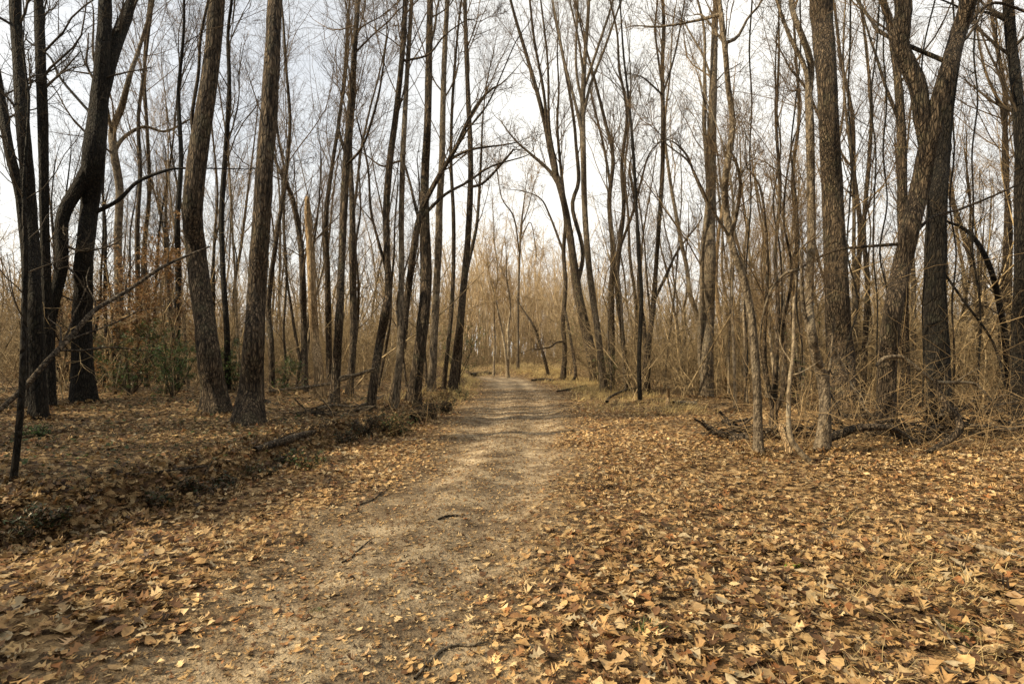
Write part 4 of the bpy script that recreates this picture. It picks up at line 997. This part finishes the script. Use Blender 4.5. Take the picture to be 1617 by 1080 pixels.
# ------------------------------------------------------------------ logs, sticks, vines
def stick(name, label, cat, pts, mat='rot', group=None, ground=True, depth=None, twigs=0, raise_=0.0, S=10, cap=True, lump=0.08):
    """pts: (x, y, width); on the ground when ground is True, else at the given depth(s)"""
    rg = np.random.default_rng(int(pts[0][0] * 3 + pts[0][1]))
    P, R = [], []
    for k, (px, py, w) in enumerate(pts):
        if ground: p = ground_at(px, py)
        else: p = at(px, py, depth if np.isscalar(depth) else depth[k])
        r = 0.5 * w / FPX * p[1]
        if ground: p = p + np.array([0, 0, r * 0.6 + raise_])
        P.append(p); R.append(r)
    P = np.array(P); b = P[0].copy(); b[2] = min(P[0, 2], terrain(b[0], b[1]))
    K = max(8, 6 * len(P))
    PR = catmull(np.column_stack([P - b, R]), K)
    pp, rr_ = PR[:, :3], np.maximum(PR[:, 3], 0.003)
    main = solid_trunk(pp, rr_, S, rg, 0, lump, cap)
    if not twigs:
        o = put(name, mk_mesh(name, main, M[mat]), None, b)
        return tag(o, label, cat, group)
    ln = np.linalg.norm(np.diff(pp, axis=0), axis=1).sum()
    p1, r1, l1 = grow(pp[None], rr_[None], np.array([ln]), twigs, 0.15, 1.0, 0.7, 0.3, 5, rg, 0.02, 0.16, 0.55, 0.004)
    p2, r2, l2 = grow(p1, r1, l1, 3, 0.2, 1.0, 0.7, 0.5, 4, rg, 0.0, 0.2, 0.6, 0.003)
    for pq in (p1, p2):
        zt = terrain(pq[..., 0] + b[0], pq[..., 1] + b[1]) - b[2] + 0.01
        pq[..., 2] = np.maximum(pq[..., 2], zt)
    o = put(name, mk_mesh(name, [main, tubes(p1, r1, 4), tubes(p2, r2, 3)], M[mat]), None, b)
    return tag(o, label, cat, group)
stick("leaning_branch", "long dead branch leaning up across the dark trunks at the left", "branch",
      [(-10, 655, 7), (40, 610, 8), (75, 570, 8), (112, 532, 8), (150, 490, 7), (200, 460, 6), (260, 420, 5), (330, 390, 3)], 'rot', None, False, [6.5, 6.8, 7.0, 7.3, 7.6, 8, 8.4, 9], 8)
stick("rotten_log", "rotten log lying on the left bank above the track", "log", [(402, 716, 11), (440, 702, 13), (478, 690, 11), (500, 685, 7)], 'rot', None, True, None, 4)
stick("fallen_pole", "long pale fallen pole behind the pale broken snag", "log", [(425, 617, 4), (470, 613, 5), (520, 606, 5), (545, 598, 5), (584, 586, 4)], 'grey', None, False, [16.5, 16.5, 16.3, 16.2, 16], 3)
stick("fallen_branch", "pale bent branch propped against the brown trunk right of the snag", "branch", [(520, 640, 4), (530, 615, 4), (538, 596, 4), (560, 592, 4), (590, 582, 3)], 'grey', None, False, 12.8, 3)
stick("fallen_branch", "curved dark stick on the leaves right of the mossy big trunk", "branch", [(418, 633, 4), (440, 641, 4), (455, 630, 3)], 'dark', None, True, None, 4)
stick("fallen_branch", "long thin pale stick along the bank below the row of trunks", "branch", [(500, 655, 4), (525, 648, 4), (560, 650, 4), (590, 640, 3), (605, 632, 2)], 'grey', None, True, None, 5, 0.1)
stick("fallen_branch", "broken stick lying in front of the thick curved trunk", "branch", [(632, 652, 3), (660, 652, 4), (694, 648, 3)], 'rot', None, True, None, 3, 0.04)
stick("fallen_branch", "straight stick half buried in leaves on the shaded bank", "branch", [(190, 752, 3), (225, 757, 4), (330, 742, 4)], 'rot', None, True, None, 5, 0.03)
stick("fallen_branch", "pale short stick standing askew on the bank", "branch", [(320, 756, 3), (326, 745, 3), (335, 728, 2)], 'grey', None, False, 6.6, 3)
stick("twig", "crooked dry twig lying on the dirt at the bottom of the photo", "twig", [(655, 1076, 5), (676, 1050, 5), (697, 1031, 5), (720, 1024, 5), (745, 1025, 4), (768, 1018, 3)], 'grey', None, True, None, 5, 0.005, 8)
stick("twig", "dark stick lying in the left wheel track", "twig", [(540, 890, 3), (556, 880, 3), (568, 868, 2.5), (590, 850, 2)], 'rot', None, True, None, 0, 0.003, 8)
stick("twig", "short dark stick across the middle of the track", "twig", [(692, 822, 3), (706, 817, 4), (722, 816, 4), (735, 819, 2)], 'rot', None, True, None, 0, 0.003, 8)
stick("twig", "long low stick lying along the left side of the track", "twig", [(560, 800, 2.5), (590, 790, 2.5), (615, 766, 2)], 'rot', None, True, None, 0, 0.003, 8)
stick("twig", "pale straight stick among the leaves right of the track", "twig", [(1300, 842, 5), (1330, 856, 5), (1362, 866, 4)], 'grey', None, True, None, 3, 0.02, 8)
stick("twig", "thin pale dead stems crossing the leaves near the lower right corner", "twig", [(1475, 990, 5), (1500, 1020, 5), (1520, 1052, 4)], 'pale', None, True, None, 3, 0.03, 8)
stick("fallen_branch", "bleached branch with curled twigs lying at the right edge of the leaves", "branch", [(1490, 850, 8), (1530, 866, 9), (1570, 876, 9), (1617, 890, 8)], 'pale', None, True, None, 9, 0.02, 8)
stick("log", "grey log lying beside the broken stump in the leaf clearing", "log", [(1062, 639, 8), (1080, 640, 9), (1098, 639, 7)], 'grey', None, True, None, 0)
tree("broken_stump", "short broken wooden stump standing in the leaf clearing right of the track", 'snag', [(1054, 642, 8), (1055, 628, 7), (1056, 612, 6)], cap=True, n=0, cat="stump", flare=0.3)
stick("fallen_branch", "dead branch raised from the grass verge right of the far track", "branch", [(958, 642, 5), (966, 632, 4), (990, 622, 4), (1010, 618, 3)], 'rot', None, True, None, 3, 0.12)
stick("fallen_pole", "long thin pole lying across the grass where the track bends", "branch", [(880, 621, 3), (902, 617, 3), (925, 612, 3)], 'rot', None, True, None, 0, 0.05)
stick("log", "dark log lying across the grass at the far end of the track", "log", [(744, 593, 5), (760, 592, 6), (780, 591, 4)], 'rot', None, True, None, 6)
stick("log", "short dark log on the berm right of the far end of the track", "log", [(840, 602, 4), (858, 601, 5), (874, 602, 4)], 'rot', None, True, None, 4)
# brush heaps, vines and fallen wood round the right-hand trunks
def brush_heap(px, py, w, h, n, label, seed):
    rg = np.random.default_rng(seed)
    b = ground_at(px, py); s = b[1] / FPX
    root = thing("brush_heap", b, label, "brush")
    K = 6
    P = np.zeros((n, K, 3))
    a = rg.uniform(-0.5, 0.5, n) + np.where(rg.random(n) < 0.5, 0, np.pi)
    L = rg.uniform(0.25, 0.6, n) * w * s
    P[:, 0] = np.stack([rg.uniform(-0.5, 0.5, n) * w * s, rg.uniform(-0.25, 0.25, n) * w * s, np.abs(rg.normal(size=n)) * h * s * 0.45 + 0.03], -1)
    d = unit(np.stack([np.cos(a), np.sin(a) * 0.8, rg.uniform(-0.3, 0.75, n)], -1))
    for k in range(1, K):
        d = unit(d + rg.normal(size=d.shape) * 0.16 - np.array([0, 0, 0.05])); P[:, k] = P[:, k - 1] + d * (L / K)[:, None]
    zt = terrain(P[..., 0] + b[0], P[..., 1] + b[1]) - b[2] + 0.01
    P[..., 2] = np.maximum(P[..., 2], zt)
    R = rg.gamma(2.0, 0.0042, n)[:, None] * np.linspace(1, 0.5, K)[None] + 0.004
    k3 = n // 3
    put("thick_stick", mk_mesh("thick_stick", tubes(P[:k3], R[:k3] * 1.8, 7), M['rot']), root)
    put("thin_stick", mk_mesh("thin_stick", tubes(P[k3:], R[k3:] * 0.8, 5), M['twig_dark']), root)
brush_heap(1165, 693, 95, 24, 70, "dark heap of fallen branches beside the wavy pale-spotted tree", 61)
brush_heap(1252, 690, 70, 20, 40, "dark brush heap between the wavy tree and the pale hollow tree", 62)
brush_heap(1350, 690, 110, 34, 60, "tangled brush heap at the foot of the big straight trunk", 63)
brush_heap(1450, 700, 110, 40, 80, "brush heap between the forked trunk and the dark trunk behind it", 64)
brush_heap(1560, 690, 150, 40, 80, "long dark heap of fallen branches near the right edge", 65)
brush_heap(515, 660, 110, 12, 45, "low scatter of fallen sticks at the foot of the trunks left of the track", 66)
stick("fallen_branch", "thick curved branch lying in front of the big straight trunk on the right", "branch", [(1306, 692, 13), (1330, 684, 13), (1355, 675, 12), (1400, 675, 10), (1425, 684, 7), (1450, 700, 5)], 'rot', None, False, [8.8, 8.8, 8.7, 8.7, 8.8, 8.8], 4)
stick("vine", "thick snaking vine curling to the ground in front of the dark trunk on the right", "vine",
      [(1476, 600, 7), (1484, 622, 9), (1498, 645, 10), (1512, 660, 11), (1515, 678, 11), (1500, 694, 10), (1470, 712, 9)], 'brown', None, False, [8.6, 8.6, 8.5, 8.5, 8.4, 8.4, 8.4], 3)
stick("fallen_branch", "long pale branch hanging across the forked trunk at waist height", "branch",
      [(1384, 578, 5), (1396, 566, 6), (1420, 563, 6), (1434, 570, 6), (1450, 583, 6), (1475, 602, 6), (1505, 604, 6), (1535, 605, 5), (1550, 615, 4), (1580, 650, 3)], 'grey', None, False, 8.8, 5)
stick("fallen_branch", "pale dead stem slanting down in front of the big straight trunk", "branch", [(1316, 548, 5), (1328, 575, 5), (1340, 600, 4), (1362, 640, 4), (1380, 660, 3)], 'pale', None, False, 9.2, 7)
stick("fallen_branch", "tangle of dead twigs hanging beside the dark hollow of the pale tree", "branch", [(1318, 500, 4), (1313, 560, 4), (1308, 610, 4), (1322, 640, 3), (1326, 656, 2)], 'grey', None, False, 8.7, 10)
stick("fallen_branch", "pale branch lying low along the heap at the right edge", "branch", [(1530, 672, 5), (1560, 674, 6), (1588, 679, 6), (1617, 672, 6)], 'grey', None, False, 9.0, 5)
stick("vine", "pale young vine stem curving from the ground right of the clump of brown stems", "vine", [(1278, 728, 8), (1262, 712, 8), (1248, 690, 8), (1245, 650, 7), (1247, 600, 6), (1252, 560, 5), (1254, 470, 4)], 'pale', None, False, 7.9, 3)
stick("fallen_branch", "short pale broken stem leaning at the foot of the clump of brown stems", "branch", [(1232, 670, 8), (1240, 695, 9), (1248, 714, 9)], 'snag', None, False, [8.6, 8.4, 8.3], 0)
VL = "thin bare vine hanging straight down among the right-hand trunks"
rv = np.random.default_rng(8)
for px, d in [(1184, 11), (1262, 12), (1345, 12), (1378, 13), (1392, 11.5), (1506, 12), (1228, 14), (1540, 13), (1462, 11)]:
    pts = [(px + rv.normal() * 5 + 4 * math.sin(k), 640 - k * 80, 2.2 + 0.6 * rv.random()) for k in range(9)]
    stick("vine", VL, "vine", pts, 'dark', "vines hanging among the right-hand trunks", False, d, 8)

def briars(name, x0, x1, y0, y1, d0, d1, n, h, seed, label):
    rg = np.random.default_rng(seed)
    P = np.zeros((n, 9, 3))
    for j in range(n):
        d = rg.uniform(d0, d1); p = at(rg.uniform(x0, x1), 620, d); P[j, 0] = [p[0], d, float(terrain(p[0], d)) - 0.02]
    a = rg.uniform(0, 6.28, n); e = rg.uniform(0.5, 1.5, n)
    d = np.stack([np.cos(a) * np.cos(e), np.sin(a) * np.cos(e) * 0.6, np.sin(e)], -1)
    L = rg.gamma(3.0, h / 3.0, n) + 0.3
    for k in range(1, 9):
        d = unit(d + rg.normal(size=d.shape) * 0.2 + np.array([0, 0, -0.13]))
        P[:, k] = P[:, k - 1] + d * (L / 8)[:, None]
    P[..., 2] = np.maximum(P[..., 2], terrain(P[..., 0], P[..., 1]) + 0.01)
    R = (0.0025 + 0.0045 * rg.random(n) ** 3)[:, None] * np.linspace(1, 0.5, 9)[None]
    p1, r1, l1 = grow(P, R, L, 4, 0.2, 1.0, 0.9, 0.32, 5, rg, 0.0, 0.25, 0.6, 0.002)
    o = put(name, mk_mesh(name, [tubes(P, R, 5), tubes(p1, r1, 3)], M['twig_tan']))
    tag(o, label, "undergrowth", None, "stuff")
briars("briar_tangle", 1180, 1700, 600, 700, 8.2, 12.5, 330, 1.6, 71, "tangle of thin arching briars round the feet of the right-hand trunks")
briars("bank_briars", 380, 700, 600, 660, 10.5, 16, 130, 0.8, 72, "sparse thin briars between the feet of the trunks on the left bank")
